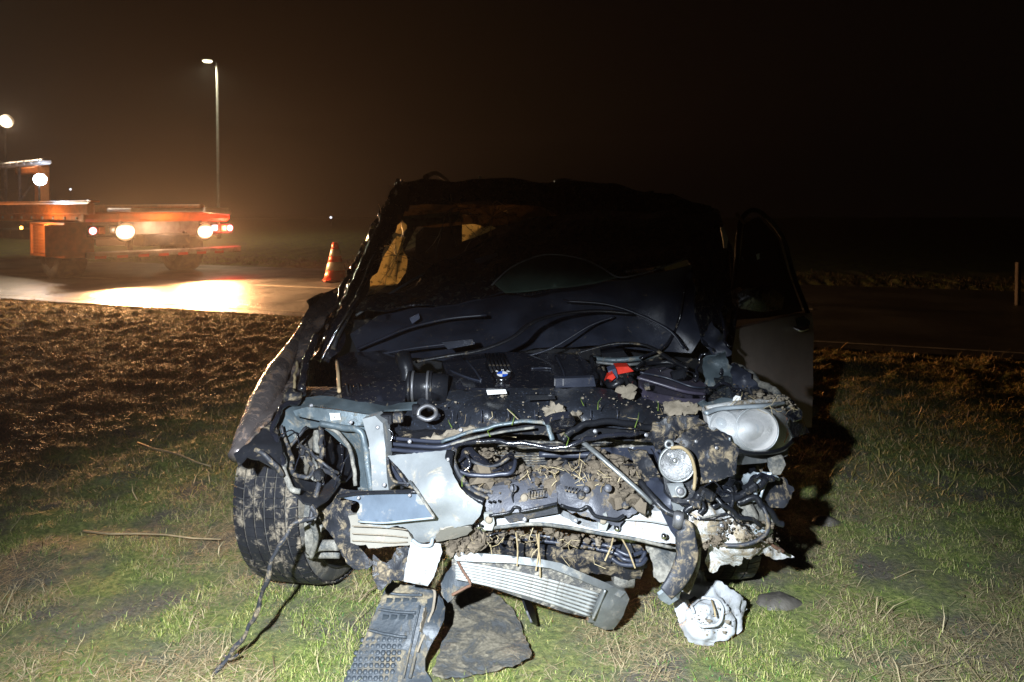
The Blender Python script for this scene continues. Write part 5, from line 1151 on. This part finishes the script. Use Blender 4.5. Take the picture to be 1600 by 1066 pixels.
S('rag_panel', [(1008, 846), (1040, 846), (1070, 856), (1096, 862), (1092, 880), (1078, 900), (1062, 888), (1050, 900), (1032, 910), (1022, 902), (1020, 884)],
  [(1008, 846, 2.08), (1096, 862, 2.08), (1032, 910, 2.0), (1050, 880, 2.04)], 'inner_metal_muddy', th=.005, bump=.014, bs=11, res=5, jag=1)
def fog():
    c = W(1057, 724, 1.97); ax = Vector((-.08, -1, .12)); M4 = frame(c, ax)
    V, Fc = lathe([(.016, -.10), (.034, -.07), (.046, -.02), (.050, .0), (.050, .010), (.046, .014), (.044, .006)], M4, 36, cap=False); f = link('fog_lamp', V, Fc, 'alloy', car, True)
    V, Fc = lathe([(0, -.045), (.012, -.044), (.026, -.032), (.038, -.014), (.044, .004)], M4, 36, cap=False); link('reflector', V, Fc, 'reflector', f, True)
    V, Fc = lathe([(0, -.02), (.008, -.018), (.010, -.03), (.010, -.045)], M4, 16); link('bulb', V, Fc, 'chrome', f, True)
    V, Fc = lathe([(0, .012), (.02, .0115), (.035, .009), (.0445, .004)], M4, 36, cap=False); link('lens', V, Fc, 'clear_lens', f, True)
    V, Fc = lathe([(.006, -.008), (.013, -.008), (.013, .008), (.006, .008)], frame(W(1045, 694, 1.97), ax), 16, True); link('ear', V, Fc, 'alloy', f, True)
    T_('rim_hook', [(1048, 700, 1.96), (1066, 700, 1.95), (1080, 715, 1.95), (1086, 740, 1.95), (1084, 765, 1.95)], .005, 'straw', parent=f, sides=6)
fog()
S('fog_lamp_holder', [(1036, 745), (1050, 756), (1070, 754), (1084, 742), (1086, 770), (1080, 786), (1056, 786), (1040, 768)], [(1036, 745, 1.98), (1084, 742, 1.98), (1060, 780, 1.95)], 'black_plastic', th=.06, bump=.005, res=6)
lp = S('lug_plate', [(1043, 759), (1068, 758), (1072, 772), (1068, 777), (1050, 777)], 1.93, 'silver_paint', th=.012, res=5)
V, Fc = lathe([(.004, .006), (.010, .006), (.012, 0)], frame(W(1063, 768, 1.928), (0, -1, .2)), 18); link('bolt', V, Fc, 'bolt', lp, True)
V, Fc = lathe([(.014, .003), (.016, .003), (.016, 0)], frame(W(1063, 768, 1.928), (0, -1, .2)), 18); link('washer', V, Fc, 'alloy', lp, True)
S('torn_panel', [(1064, 680), (1080, 668), (1104, 665), (1122, 674), (1140, 684), (1141, 693), (1150, 700), (1153, 706), (1148, 720), (1148, 738), (1136, 744), (1126, 749), (1112, 752), (1096, 756), (1088, 762), (1082, 740), (1076, 720), (1060, 700), (1054, 690)],
  [(1064, 680, 2.08), (1104, 665, 2.10), (1153, 706, 2.02), (1148, 738, 2.0), (1096, 756, 2.0), (1060, 700, 2.06), (1110, 710, 2.0)], 'black_muddy', th=.005, bump=.010, bs=7, res=5, jag=.9)
T_('torn_lip', [(1140, 684, 2.03), (1141, 693, 2.03), (1150, 700, 2.02), (1153, 706, 2.015), (1148, 720, 2.01), (1147, 736, 2.0), (1126, 749, 1.995), (1108, 752, 1.995)], .003, 'silver_rim', sides=5)
S('shell_rim', [(1020, 660), (1060, 650), (1090, 655), (1104, 664), (1080, 668), (1050, 676), (1036, 690), (1024, 694), (1018, 676)], [(1020, 660, 2.14), (1104, 664, 2.1), (1024, 694, 2.08)], 'black_muddy', th=.02, bump=.02, bs=13, res=5, jag=1.2)
for k, (poly, y, mt) in enumerate([([(980, 700), (1010, 704), (1030, 740), (1040, 780), (1020, 790), (1000, 750)], 2.08, 'black_muddy'), ([(1010, 755), (1030, 752), (1046, 775), (1050, 795), (1034, 796), (1018, 780)], 1.98, 'hood_under'), ([(1048, 785), (1075, 785), (1080, 800), (1056, 804)], 1.98, 'silver_paint'),
                                   ([(1124, 768), (1142, 760), (1148, 775), (1140, 790), (1124, 782)], 2.0, 'hood_paint')]):
    S('bent_bracket', poly, y, mt, th=.012, bump=.018, bs=12, crease=.012, jag=1.2, res=6, seed=k + 80)
for pts, r_ in (([(1062, 790, 1.96), (1085, 780, 1.95), (1100, 768, 1.95), (1110, 778, 1.94)], .012), ([(1070, 800, 1.94), (1090, 785, 1.94), (1104, 770, 1.94)], .008), ([(1104, 766, 1.96), (1124, 785, 1.93), (1150, 800, 1.93), (1185, 820, 1.95)], .006), ([(1112, 792, 1.98), (1150, 775, 2.0), (1185, 758, 2.02), (1198, 748, 2.04)], .010), ([(1130, 760, 2.02), (1146, 770, 2.0), (1140, 795, 1.97)], .005),
                ([(1150, 790, 2.0), (1175, 780, 2.0), (1195, 792, 1.99), (1215, 812, 2.0), (1222, 818, 2.0)], .009), ([(1090, 775, 1.95), (1098, 790, 1.94), (1092, 805, 1.93)], .007)):
    T_('cable', pts, r_, 'black_clean', wob=.012)
# headlamp
def headlamp():
    ctl = [(1106, 648, 2.12), (1120, 640, 2.16), (1180, 634, 2.20), (1226, 634, 2.30), (1240, 660, 2.34), (1236, 700, 2.30), (1180, 706, 2.12), (1130, 692, 2.06), (1110, 664, 2.08), (1170, 668, 2.05), (1210, 664, 2.14)]
    poly = [(1104, 646), (1120, 640), (1150, 637), (1190, 635), (1225, 630), (1234, 640), (1239, 660), (1238, 684), (1228, 699), (1205, 706), (1175, 706), (1150, 700), (1142, 694), (1138, 684), (1120, 678), (1108, 666)]
    back = S('headlamp', poly, [(a, b, c + .075) for a, b, c in ctl], 'lamp_bowl', th=.06, d=(0, 1, 0), bump=.003, res=7)
    for (x, y, r_, yy, d_) in ((1130, 664, .040, 2.14, .05), (1182, 671, .059, 2.13, .05)):
        M4 = frame(W(x, y, yy), (-.05, -1, .18))
        V, Fc = lathe([(0, -d_), (r_ * .35, -d_ * .95), (r_ * .7, -d_ * .6), (r_ * .93, -d_ * .15), (r_, .004), (r_ * 1.08, .006), (r_ * 1.10, -.01)], M4, 36, cap=False); link('reflector', V, Fc, 'lamp_bowl', back, True)
        V, Fc = lathe([(r_ * 1.0, .005), (r_ * 1.04, .010), (r_ * 1.1, .004)], M4, 36, cap=False); link('bezel', V, Fc, 'alloy', back, True)
        V, Fc = lathe([(0, -.01), (.012, -.014), (.018, -.03), (.018, -.05)], M4, 20); link('bulb', V, Fc, 'silver_rim', back, True)
    S('side_reflector', [(1190, 639), (1224, 635), (1234, 648), (1236, 672), (1226, 692), (1214, 676), (1206, 656)], [(1190, 639, 2.25), (1234, 652, 2.36), (1226, 692, 2.31)], 'orange_lens', th=.01, parent=back, res=6)
    S('lens', poly, ctl, 'lens_glass', th=.004, bump=.002, bs=6, res=7, parent=back)
    T_('top_frame', [(1102, 646, 2.11), (1122, 639, 2.14), (1160, 636, 2.14), (1195, 634, 2.16), (1226, 629, 2.26)], .009, 'silver_rim', parent=back, flat=.7)
    T_('top_frame', [(1104, 638, 2.16), (1150, 630, 2.2), (1200, 626, 2.28), (1226, 622, 2.32)], .012, 'primer_white_muddy', parent=back, flat=.6)
    T_('lower_frame', [(1140, 698, 2.02), (1165, 707, 2.03), (1195, 708, 2.08), (1222, 702, 2.16), (1238, 690, 2.26)], .006, 'black_clean', parent=back)
    S('lower_housing', [(1144, 700), (1170, 708), (1205, 709), (1232, 700), (1230, 712), (1214, 720), (1190, 724), (1160, 726), (1150, 720)], [(1144, 700, 2.06), (1232, 700, 2.26), (1190, 724, 2.14)], 'alloy', th=.03, parent=back, res=6, bump=.004)
    S('rusty_mount', [(1148, 706), (1158, 716), (1160, 728), (1150, 732), (1148, 722)], 2.08, 'rust', th=.02, parent=back, res=5)
    S('rusty_mount', [(1200, 716), (1222, 712), (1228, 726), (1220, 742), (1206, 744), (1200, 730)], 2.15, 'inner_metal_muddy', th=.01, parent=back, res=5, bump=.008)
    S('bulge', [(1228, 628), (1236, 640), (1243, 660), (1242, 682), (1250, 676), (1252, 655), (1244, 636)], [(1228, 628, 2.3), (1252, 655, 2.45)], 'black_clean', th=.006, parent=back, res=6)
headlamp()
straws('caught_grass', [(1150, 612), (1235, 630), (1240, 640), (1140, 640)], 2.16, 12, .05, .0014, 'straw', car, 20)['kind'] = 'stuff'
crumbs('caked_mud', [(1190, 612), (1232, 622), (1240, 640), (1200, 632)], 2.26, 60, .007, 'pale_mud', car, 64, .006)['kind'] = 'stuff'
# crushed corner below the headlamp
for k, (poly, y, mt) in enumerate([([(1158, 738), (1180, 732), (1200, 728), (1214, 740), (1200, 756), (1178, 764), (1160, 760)], [(1158, 738, 2.1), (1214, 740, 2.12)], 'silver_rim'), ([(1196, 748), (1222, 745), (1231, 760), (1224, 778), (1210, 792), (1192, 790), (1180, 770)], [(1196, 748, 2.12), (1231, 760, 2.16), (1192, 790, 2.08)], 'hose'),
        ([(1148, 770), (1176, 760), (1196, 784), (1204, 806), (1200, 826), (1180, 822), (1160, 808), (1148, 790)], [(1148, 770, 2.05), (1204, 806, 2.1), (1160, 808, 2.02)], 'inner_metal_muddy'), ([(1144, 728), (1160, 728), (1176, 740), (1160, 762), (1140, 770), (1128, 760)], [(1144, 728, 2.14), (1160, 762, 2.1)], 'black_clean'),
        ([(1176, 736), (1204, 738), (1206, 746), (1176, 764), (1168, 756)], 2.05, 'black_gloss')]):
    S('crushed_panel', poly, y, mt, th=.006, bump=.022, bs=12, crease=.02, jag=1.4, res=5, seed=k + 100)
T_('coil_spring', [(1176, 782, 2.02), (1180, 766, 2.02), (1190, 752, 2.03)], .009, 'silver_rim'); T_('coil_spring', [(1186, 786, 2.03), (1190, 770, 2.03), (1196, 756, 2.04)], .004, 'silver_rim')
S('washer_tank', [(1112, 838), (1128, 816), (1140, 802), (1160, 806), (1176, 816), (1192, 812), (1198, 828), (1206, 846), (1220, 856), (1234, 866), (1222, 870), (1206, 872), (1192, 862), (1184, 866), (1176, 866), (1158, 866), (1156, 880), (1146, 884), (1140, 880), (1122, 884), (1116, 888), (1108, 890), (1102, 880), (1106, 862)],
  [(1112, 838, 2.02), (1140, 802, 2.04), (1192, 812, 2.08), (1234, 866, 2.12), (1176, 866, 2.04), (1108, 890, 2.02), (1160, 840, 1.97)], 'primer_white_muddy', th=.006, bump=.014, bs=13, crease=.01, jag=1, res=4, seed=6, label='muddy white shattered wing liner above the right wheel')
T_('bent_hose', [(1192, 792, 1.98), (1200, 812, 1.96), (1198, 832, 1.95), (1180, 846, 1.94), (1156, 852, 1.94), (1130, 852, 1.95)], .006, 'hose')
S('hub_plate', [(1176, 826), (1204, 828), (1206, 800), (1200, 796), (1208, 832), (1198, 838), (1180, 834)], 2.0, 'silver_rim', th=.006, res=5)
T_('torn_wing_tip', [(1188, 838, 2.0), (1206, 850, 2.02), (1226, 864, 2.04)], .006, 'rust', wob=.004)
crumbs('caked_mud', [(1130, 810), (1200, 820), (1220, 858), (1180, 850), (1120, 850)], 1.975, 150, .005, 'mud', car, 66, .008)['kind'] = 'stuff'

# ------------------------------------------------ wheels
def wheel(cx, cy, yaw, camber=0.0, name_label=None, cz=.325):
    M4 = frame((cx, cy, cz), (math.cos(R(yaw)), -math.sin(R(yaw)), math.sin(R(camber))))   # local +z is the inner side of the left wheel
    w = .118; r0 = .325
    prof = [(.215, -w + .01), (.225, -w - .002), (.26, -w - .008), (.295, -w - .002), (.312, -w + .012), (.319, -w + .03), (.320, 0), (.319, w - .03), (.312, w - .012), (.295, w + .002), (.26, w + .008), (.225, w + .002), (.215, w - .01)]
    ty = link('wheel', *lathe(prof, M4, 72, True), 'rubber_side', car, True, name_label)
    mb = MB(); N = 66
    for (h0, h1, sk) in ((-.112, -.076, .5), (-.070, -.038, .2), (-.033, -.003, 0), (.003, .033, 0), (.038, .070, -.2), (.076, .112, -.5)):
        g_ = .07 if abs(h0 + h1) > .15 else .025
        for j in range(N):
            a0 = 2 * math.pi * (j + g_) / N; a1 = 2 * math.pi * (j + 1 - g_) / N
            V = []
            for (a, h) in ((a0, h0), (a1, h0), (a1, h1), (a0, h1)):
                a = a + sk * (h - h0) * 1.2
                dr_ = .006 if abs(h) > .105 else 0
                for rr_ in (.314, r0 - dr_): V.append(M4 @ Vector((rr_ * math.cos(a), rr_ * math.sin(a), h)))
            mb.add((V, [(1, 3, 5, 7), (0, 1, 7, 6), (2, 3, 1, 0), (4, 5, 3, 2), (6, 7, 5, 4)]))
    mb.build('tread', 'rubber', ty)
    # side ring mouldings and rim barrel
    V, Fc = lathe([(.262, w + .009), (.268, w + .011), (.274, w + .008)], M4, 64); link('sidewall_ring', V, Fc, 'rubber', ty, True)
    V, Fc = lathe([(.215, w - .004), (.222, w + .004), (.205, w), (.198, w - .03), (.190, -w + .03), (.215, -w + .004), (.212, w - .008)], M4, 48, True); link('rim', V, Fc, 'inner_metal_muddy', ty, True)
    V, Fc = lathe([(0, -.055), (.06, -.06), (.14, -.07), (.196, -.075)], M4, 32); link('wheel_disc', V, Fc, 'black_muddy', ty, True)
    V, Fc = lathe([(.05, .02), (.150, .02), (.150, .045), (.05, .045)], M4, 36, True); link('brake_disc', V, Fc, 'rust', ty, True)
    return ty
wheel(-.69, 2.59, 14, 3, 'turned left front wheel, tyre caked with mud')
wheel(.70, 2.62, 4, 0, 'right front wheel half hidden by torn panels')
wheel(-.78, 5.5, 0); wheel(.78, 5.5, 0)

# ================================================================== LOOSE PIECES ON THE GRASS
def foot(poly):
    P = np.array([tuple(Gd(x, y, .03))[:2] for x, y in poly]); c = P.mean(0); FOOT.append([tuple(c + (p - c) * .93) for p in P])
# intercooler
ic = empty('intercooler', (.15, 2.1, 0), 'long bent metal cooler with lengthwise fins hanging below the bumper', 'car part')
icc = [(706, 864, 2.00), (800, 872, 1.98), (900, 894, 1.99), (980, 926, 2.04), (720, 905, 1.97), (820, 938, 1.96), (950, 984, 2.04), (840, 905, 1.965)]
core = sheet('core', [(706, 866), (716, 863), (780, 868), (840, 876), (872, 884), (900, 900), (946, 922), (934, 944), (922, 966), (880, 956), (820, 936), (760, 916), (722, 905), (706, 890)], icc, 'alloy_fins', ic, th=.045, d=(0, .8, -.3), bump=.002, res=7)
icf = tps(icc)
def line_on(f, a, b, n, dy=0):
    P = [(a[0] + (b[0] - a[0]) * t, a[1] + (b[1] - a[1]) * t + bend(t)) for t in np.linspace(0, 1, n)]
    Y_ = f(np.array(P)); return [(p[0], p[1], float(y) + dy) for p, y in zip(P, Y_)]
bend = lambda t: -5 * math.sin(math.pi * t)
for k in range(7):
    a = (712, 878 + k * 4.2); b = (936 - k * 2.2, 929 + k * 5.6)
    tube('fin', line_on(icf, a, b, 12, -.004), .0040, 'bare_fin', core, sides=6, per=2)
sheet('top_face', [(706, 866), (716, 862), (780, 867), (840, 873), (876, 880), (905, 893), (950, 912), (978, 926), (970, 934), (944, 922), (900, 903), (860, 888), (800, 880), (712, 876)], [(706, 866, 1.985), (840, 873, 1.965), (978, 926, 2.04), (900, 903, 1.96), (712, 876, 1.97)], 'alloy', ic, th=.01, bump=.002, res=6, label='smooth grey upper edge, smeared with dirt')
sheet('end_tank', [(944, 920), (960, 918), (978, 925), (983, 936), (974, 960), (958, 984), (946, 985), (918, 972), (930, 948)], [(944, 920, 2.0), (983, 936, 2.06), (946, 985, 2.05), (925, 965, 2.02), (952, 950, 1.995)], 'alloy', ic, th=.06, d=(0, 1, -.2), bump=.003, res=6)
tube('tank_seam', [(946, 922, 1.985), (936, 946, 1.985), (926, 968, 2.0)], .004, 'alloy', ic, sides=6)
tube('end_bracket', [(712, 870, 1.985), (722, 890, 1.97), (735, 912, 1.95), (728, 918, 1.95), (706, 930, 1.94)], .004, 'rust', ic, sides=6)
# underbody shield in the foreground
sh = empty('underbody_shield', (-.3, 1.95, 0), 'dark plastic underbody shield with moulded ridges lying nearest the camera', 'car part')
sc1 = [(604, 914, 2.06), (650, 916, 2.05), (690, 926, 2.04), (695, 950, 1.99), (680, 1000, 1.93), (672, 1066, 1.83), (540, 1066, 1.84), (580, 980, 1.96), (630, 990, 1.935), (600, 1100, 1.79), (668, 920, 2.03), (560, 1020, 1.90)]
spoly = [(604, 916), (612, 908), (636, 914), (662, 916), (680, 922), (692, 936), (696, 950), (692, 966), (680, 986), (668, 1004), (660, 1024), (662, 1044), (674, 1062), (680, 1090), (664, 1120), (528, 1110), (536, 1066), (552, 1034), (568, 1000), (584, 962)]
s0 = sheet('shield', spoly, sc1, 'shield_plastic', sh, th=.006, bump=.005, bs=9, res=6, jag=.4)
sf = tps(sc1)
bend = lambda t: 1.5 * math.sin(math.pi * t)
for a, b, r_ in (((602, 926), (660, 930), .004), ((592, 952), (650, 958), .004), ((574, 984), (636, 996), .004), ((640, 1060), (668, 944), .005), ((630, 1060), (656, 946), .003)):
    tube('ridge', line_on(sf, a, b, 8, -.003), r_, 'shield_plastic', s0, sides=6, per=2, wob=.001)
for i in range(4):
    for j in range(2):
        x, y = 604 + i * 13 + j * -6, 936 + j * 26; yy = float(sf(np.array([[x + 4, y + 3]]))[0])
        sheet('moulded_pocket', [(x, y), (x + 9, y + 1), (x + 7, y + 10), (x - 2, y + 9)], yy - .004, 'shield_plastic', s0, th=.006, res=5)
rs_ = np.random.default_rng(2)
for i in range(9):
    for j in range(7):
        x, y = 566 + i * 8.5 + (j % 2) * 4 - j * 5, 1000 + j * 10
        if x > 632 or x < 540 + (1066 - y) * .3: continue
        yy = float(sf(np.array([[x, y]]))[0])
        V, Fc = lathe([(0, .0006), (.005, .0004), (.0075, -.002)], frame(W(x, y, yy), (0, -.75, .65)), 6); link('dimple', V, Fc, 'shield_plastic', s0, True)
sheet('rolled_edge', [(668, 936), (684, 930), (696, 948), (694, 968), (684, 990), (672, 1010), (664, 1030), (664, 1052), (654, 1046), (650, 1024), (654, 1002), (662, 980), (668, 958)], [(668, 936, 2.0), (696, 948, 1.99), (664, 1052, 1.85), (650, 1024, 1.88), (680, 975, 1.925)], 'shield_plastic', sh, th=.01, bump=.004, res=5)
tube('mud_rim', [(662, 918, 2.02), (680, 924, 2.0), (676, 950, 1.96), (664, 985, 1.915), (652, 1020, 1.87)], .004, 'pale_mud', s0, wob=.004, flat=.5)
sheet('mud_patch', [(664, 950), (672, 946), (670, 968), (662, 990), (656, 986)], [(664, 950, 1.965), (662, 990, 1.915)], 'pale_mud', sh, th=.003, bump=.003, jag=1.2, res=4)
foot(spoly)
# felt liner, flat behind the shield
fl = sheet('felt_liner', [(694, 934), (712, 924), (740, 918), (772, 922), (786, 936), (800, 950), (812, 972), (822, 1000), (831, 1022), (806, 1036), (770, 1046), (736, 1052), (700, 1058), (676, 1052), (688, 1010), (694, 970)],
     [(a, b, gY(a, b, z)) for a, b, z in ((694, 934, .05), (740, 918, .04), (786, 936, .03), (831, 1022, .035), (736, 1052, .022), (676, 1052, .03), (750, 980, .035), (812, 972, .02))], 'felt', None, th=.005, bump=.006, bs=8, jag=1.6, res=6)
tag(fl, 'flat muddy felt liner lying on the grass behind the dark shield', 'car part')
foot([(694, 934), (740, 918), (786, 930), (812, 965), (836, 1022), (736, 1060), (676, 1056)])
bl = sheet('torn_plastic_flap', [(690, 900), (712, 880), (728, 896), (738, 914), (720, 926), (700, 942), (690, 930)], [(690, 900, 2.02), (728, 896, 2.0), (700, 942, 1.97)], 'shield_plastic', None, th=.005, bump=.008, jag=.8, res=5)
tag(bl, 'small torn dark plastic flap between the shield and the finned cooler', 'car part')
sv = sheet('plastic_splinter', [(818, 936), (828, 938), (836, 954), (840, 976), (832, 972), (824, 954)], [(818, 936, 2.1), (840, 976, 2.08)], 'black_clean', None, th=.006, res=4)
tag(sv, 'thin black plastic splinter stuck in the grass under the cooler', 'car part')
# crushed white lamp housing on the grass
wh = empty('crushed_lamp_housing', (.58, 2.1, 0), 'crushed white plastic lamp housing on the grass below the right wheel', 'car part')
wc = [(1060, 950, 2.12), (1094, 898, 2.20), (1104, 910, 2.18), (1166, 952, 2.16), (1150, 990, 2.07), (1108, 1006, 2.02), (1078, 1004, 2.02), (1064, 970, 2.08), (1110, 950, 2.03), (1085, 935, 2.12), (1135, 965, 2.06)]
sheet('housing', [(1056, 948), (1066, 938), (1074, 926), (1086, 912), (1090, 898), (1098, 896), (1102, 906), (1122, 920), (1146, 934), (1166, 952), (1160, 972), (1148, 990), (1134, 994), (1122, 998), (1110, 1007), (1090, 1008), (1076, 1004), (1068, 986), (1058, 968)], wc, 'primer_white', wh, th=.005, bump=.018, bs=17, crease=.022, jag=.9, res=3, seed=2)
wf = tps(wc)
tube('torn_slot', [(1076, 940, 2.075), (1088, 934, 2.075), (1078, 952, 2.06), (1082, 966, 2.04)], .006, 'black_clean', wh, wob=.006)
tube('inner_rim', [(1084, 960, 2.03), (1080, 946, 2.05), (1092, 936, 2.07), (1118, 936, 2.07), (1130, 952, 2.04), (1126, 972, 2.01), (1104, 980, 1.99), (1088, 972, 2.01)], .005, 'primer_white', wh, wob=.006)
tube('bent_pin', [(1112, 938, 2.05), (1116, 952, 2.01), (1118, 964, 2.0)], .003, 'straw', wh)
crumbs('caked_mud', [(1076, 960), (1140, 950), (1150, 980), (1100, 1000)], 2.02, 50, .004, 'pale_mud', wh, 90, .006)['kind'] = 'stuff'
foot([(1062, 955), (1095, 905), (1160, 955), (1145, 985), (1085, 1000)])
# the loose cable trailing from the wheel arch to the foreground
cb = tube('loose_cable', [(486, 792, 1.955), (494, 806, 1.95), (478, 812, 1.94), (460, 818, 1.925), (444, 838, 1.91), (430, 866, 1.90), (420, 900, 1.90), (408, 930, 1.91), (400, 958, 1.91), (386, 988, 1.91), (368, 1012, 1.91), (352, 1034, 1.90), (338, 1052, 1.885), (320, 1080, 1.84), (300, 1110, 1.80)], lambda t: .0065 + .0012 * math.sin(t * 47), 'hose', None, wob=.006, per=10)
tag(cb, 'frayed dark cable trailing from the left wheel arch onto the grass', 'cable')
tb = tube('cable_tie', [(350, 1024, 1.91), (360, 1030, 1.90), (372, 1022, 1.90)], .004, 'hose', cb)
# flat stones and sticks
for k, (x, y, rx, lab) in enumerate(((1290, 812, .06, 'flat grey clod of mud in the grass to the right of the car'), (1215, 936, .075, 'flat wet clod of mud in the grass behind the white housing'))):
    c = Gd(x, y, .012); V, Fc = lathe([(0, .026), (rx * .4, .024), (rx * .7, .016), (rx * .9, .007), (rx * 1.05, -.006)], Matrix.Translation((c.x, c.y, 0)) @ Matrix.Diagonal((1, .7, 1, 1)), 30, cap=False)
    V = np.array([tuple(v) for v in V]); V[:, 2] += .006 * fbm(V[:, 0] * 30, V[:, 1] * 30, 3, 3); V[:, :2] = np.array([c.x, c.y]) + (V[:, :2] - np.array([c.x, c.y])) * (1 + .12 * fbm(V[:, 0] * 14, V[:, 1] * 14, 7, 3))[:, None]
    o = link('clod', V, Fc, 'wet_mud', None, True); tag(o, lab, 'clod')
for k, (a, b, lab, r_) in enumerate((((130, 830), (345, 842), 'long pale reed stalk lying on the grass left of the wheel', .0045), ((215, 692), (330, 728), 'brown stick on the shadowed ground at the left', .006), ((590, 912), (560, 940), 'short straw stalk beside the torn liner', .003))):
    P = [Gd(a[0] + (b[0] - a[0]) * t, a[1] + (b[1] - a[1]) * t + 2 * math.sin(9 * t), .035 if y else .03) for t in np.linspace(0, 1, 6)]
    V, Fc = sweep([tuple(p) for p in P], lambda t, r_=r_: r_ * (1 - .4 * t), 6); o = link('stalk', V, Fc, 'straw', None, True); tag(o, lab, 'stalk')

# small green sprigs, bolts, clips and connectors that hold the front together
for k, (x, y, yy) in enumerate(((912, 634, 2.22), (934, 640, 2.20), (800, 664, 2.05), (766, 682, 2.04), (1028, 642, 2.2), (992, 668, 2.12), (706, 668, 2.10), (722, 760, 1.95), (884, 700, 2.02))):
    a = W(x, y, yy); l = .028 + .01 * (k % 3)
    V, Fc = sweep([tuple(a), tuple(a + Vector((.008 * (k % 3 - 1), -.006, l * .6))), tuple(a + Vector((.02 * (k % 2 - .5), -.012, l)))], lambda t: .0014 * (1.1 - t), 5); link('sprig', V, Fc, 'sprig_green', car)
for (x, y, yy, r_) in ((486, 634, 2.25, .006), (472, 640, 2.2, .005), (548, 660, 2.12, .006), (590, 668, 2.09, .006), (596, 720, 2.05, .006), (600, 758, 2.02, .006), (578, 700, 2.09, .005), (640, 690, 2.11, .006), (720, 672, 2.12, .006),
                       (930, 674, 2.10, .006), (1010, 680, 2.13, .006), (560, 778, 1.97, .005), (640, 774, 1.92, .005), (700, 718, 1.98, .005), (1120, 700, 2.0, .005), (1088, 690, 2.05, .005), (1140, 646, 2.22, .005), (1092, 810, 1.93, .006), (1128, 822, 1.96, .006), (1010, 800, 1.97, .006), (900, 814, 1.95, .006), (820, 812, 1.955, .006)):
    r_ = r_ * .75; V, Fc = lathe([(0, .004), (r_ * .6, .004), (r_ * .65, .0025), (r_ * 1.3, .0015), (r_ * 1.4, 0)], frame(W(x, y, yy - .001), (0, -1, .25)), 6 if r_ > .0055 else 12); link('screw', V, Fc, 'bolt', car)
for (x, y, yy, w_, h_, rz_, mt) in ((1104, 772, 1.93, .040, .024, 25, 'black_plastic'), (1172, 762, 2.0, .038, .02, -30, 'black_plastic'), (1086, 786, 1.93, .026, .018, 10, 'hose'), (498, 742, 2.02, .03, .022, 60, 'black_plastic'), (880, 724, 2.10, .03, .02, -20, 'black_plastic'),
                                    (600, 655, 2.15, .05, .030, 0, 'black_plastic'), (622, 652, 2.15, .03, .028, 0, 'hose'), (1060, 585, 2.55, .05, .03, -15, 'black_clean'), (650, 640, 2.24, .024, .03, 0, 'black_clean'), (1150, 806, 1.96, .03, .02, 35, 'hose')):
    b_ = box('connector', W(x, y, yy), (w_, .03, h_), mt, car, r=rot(z=5, y=rz_), bev=.004)
    for q in (-1, 1): box('connector_rib', Vector(W(x, y, yy)) + Vector((q * w_ * .3, -.016, 0)), (.003, .006, h_ * .8), mt, b_)
for pts in ([(430, 690, 2.08), (455, 672, 2.14), (470, 690, 2.14), (462, 735, 2.04)], [(548, 700, 2.16), (530, 740, 2.1), (520, 770, 2.05)], [(596, 664, 2.12), (612, 680, 2.11), (604, 706, 2.08)], [(1096, 764, 1.95), (1118, 752, 1.97), (1132, 768, 1.98), (1160, 770, 2.0)],
            [(1020, 700, 2.1), (1032, 730, 2.04), (1042, 760, 1.99)], [(1072, 800, 1.93), (1100, 815, 1.91), (1140, 806, 1.93), (1172, 830, 1.95)], [(940, 712, 2.1), (970, 726, 2.06), (1000, 724, 2.08), (1030, 740, 2.05)], [(740, 820, 1.95), (760, 834, 1.97), (790, 832, 1.98)], [(1000, 566, 2.78), (1030, 580, 2.68), (1054, 570, 2.72)]):
    T_('thin_wire', pts, .0022, 'black_gloss', wob=.01, sides=5, per=8)
lay_grass(); verge()
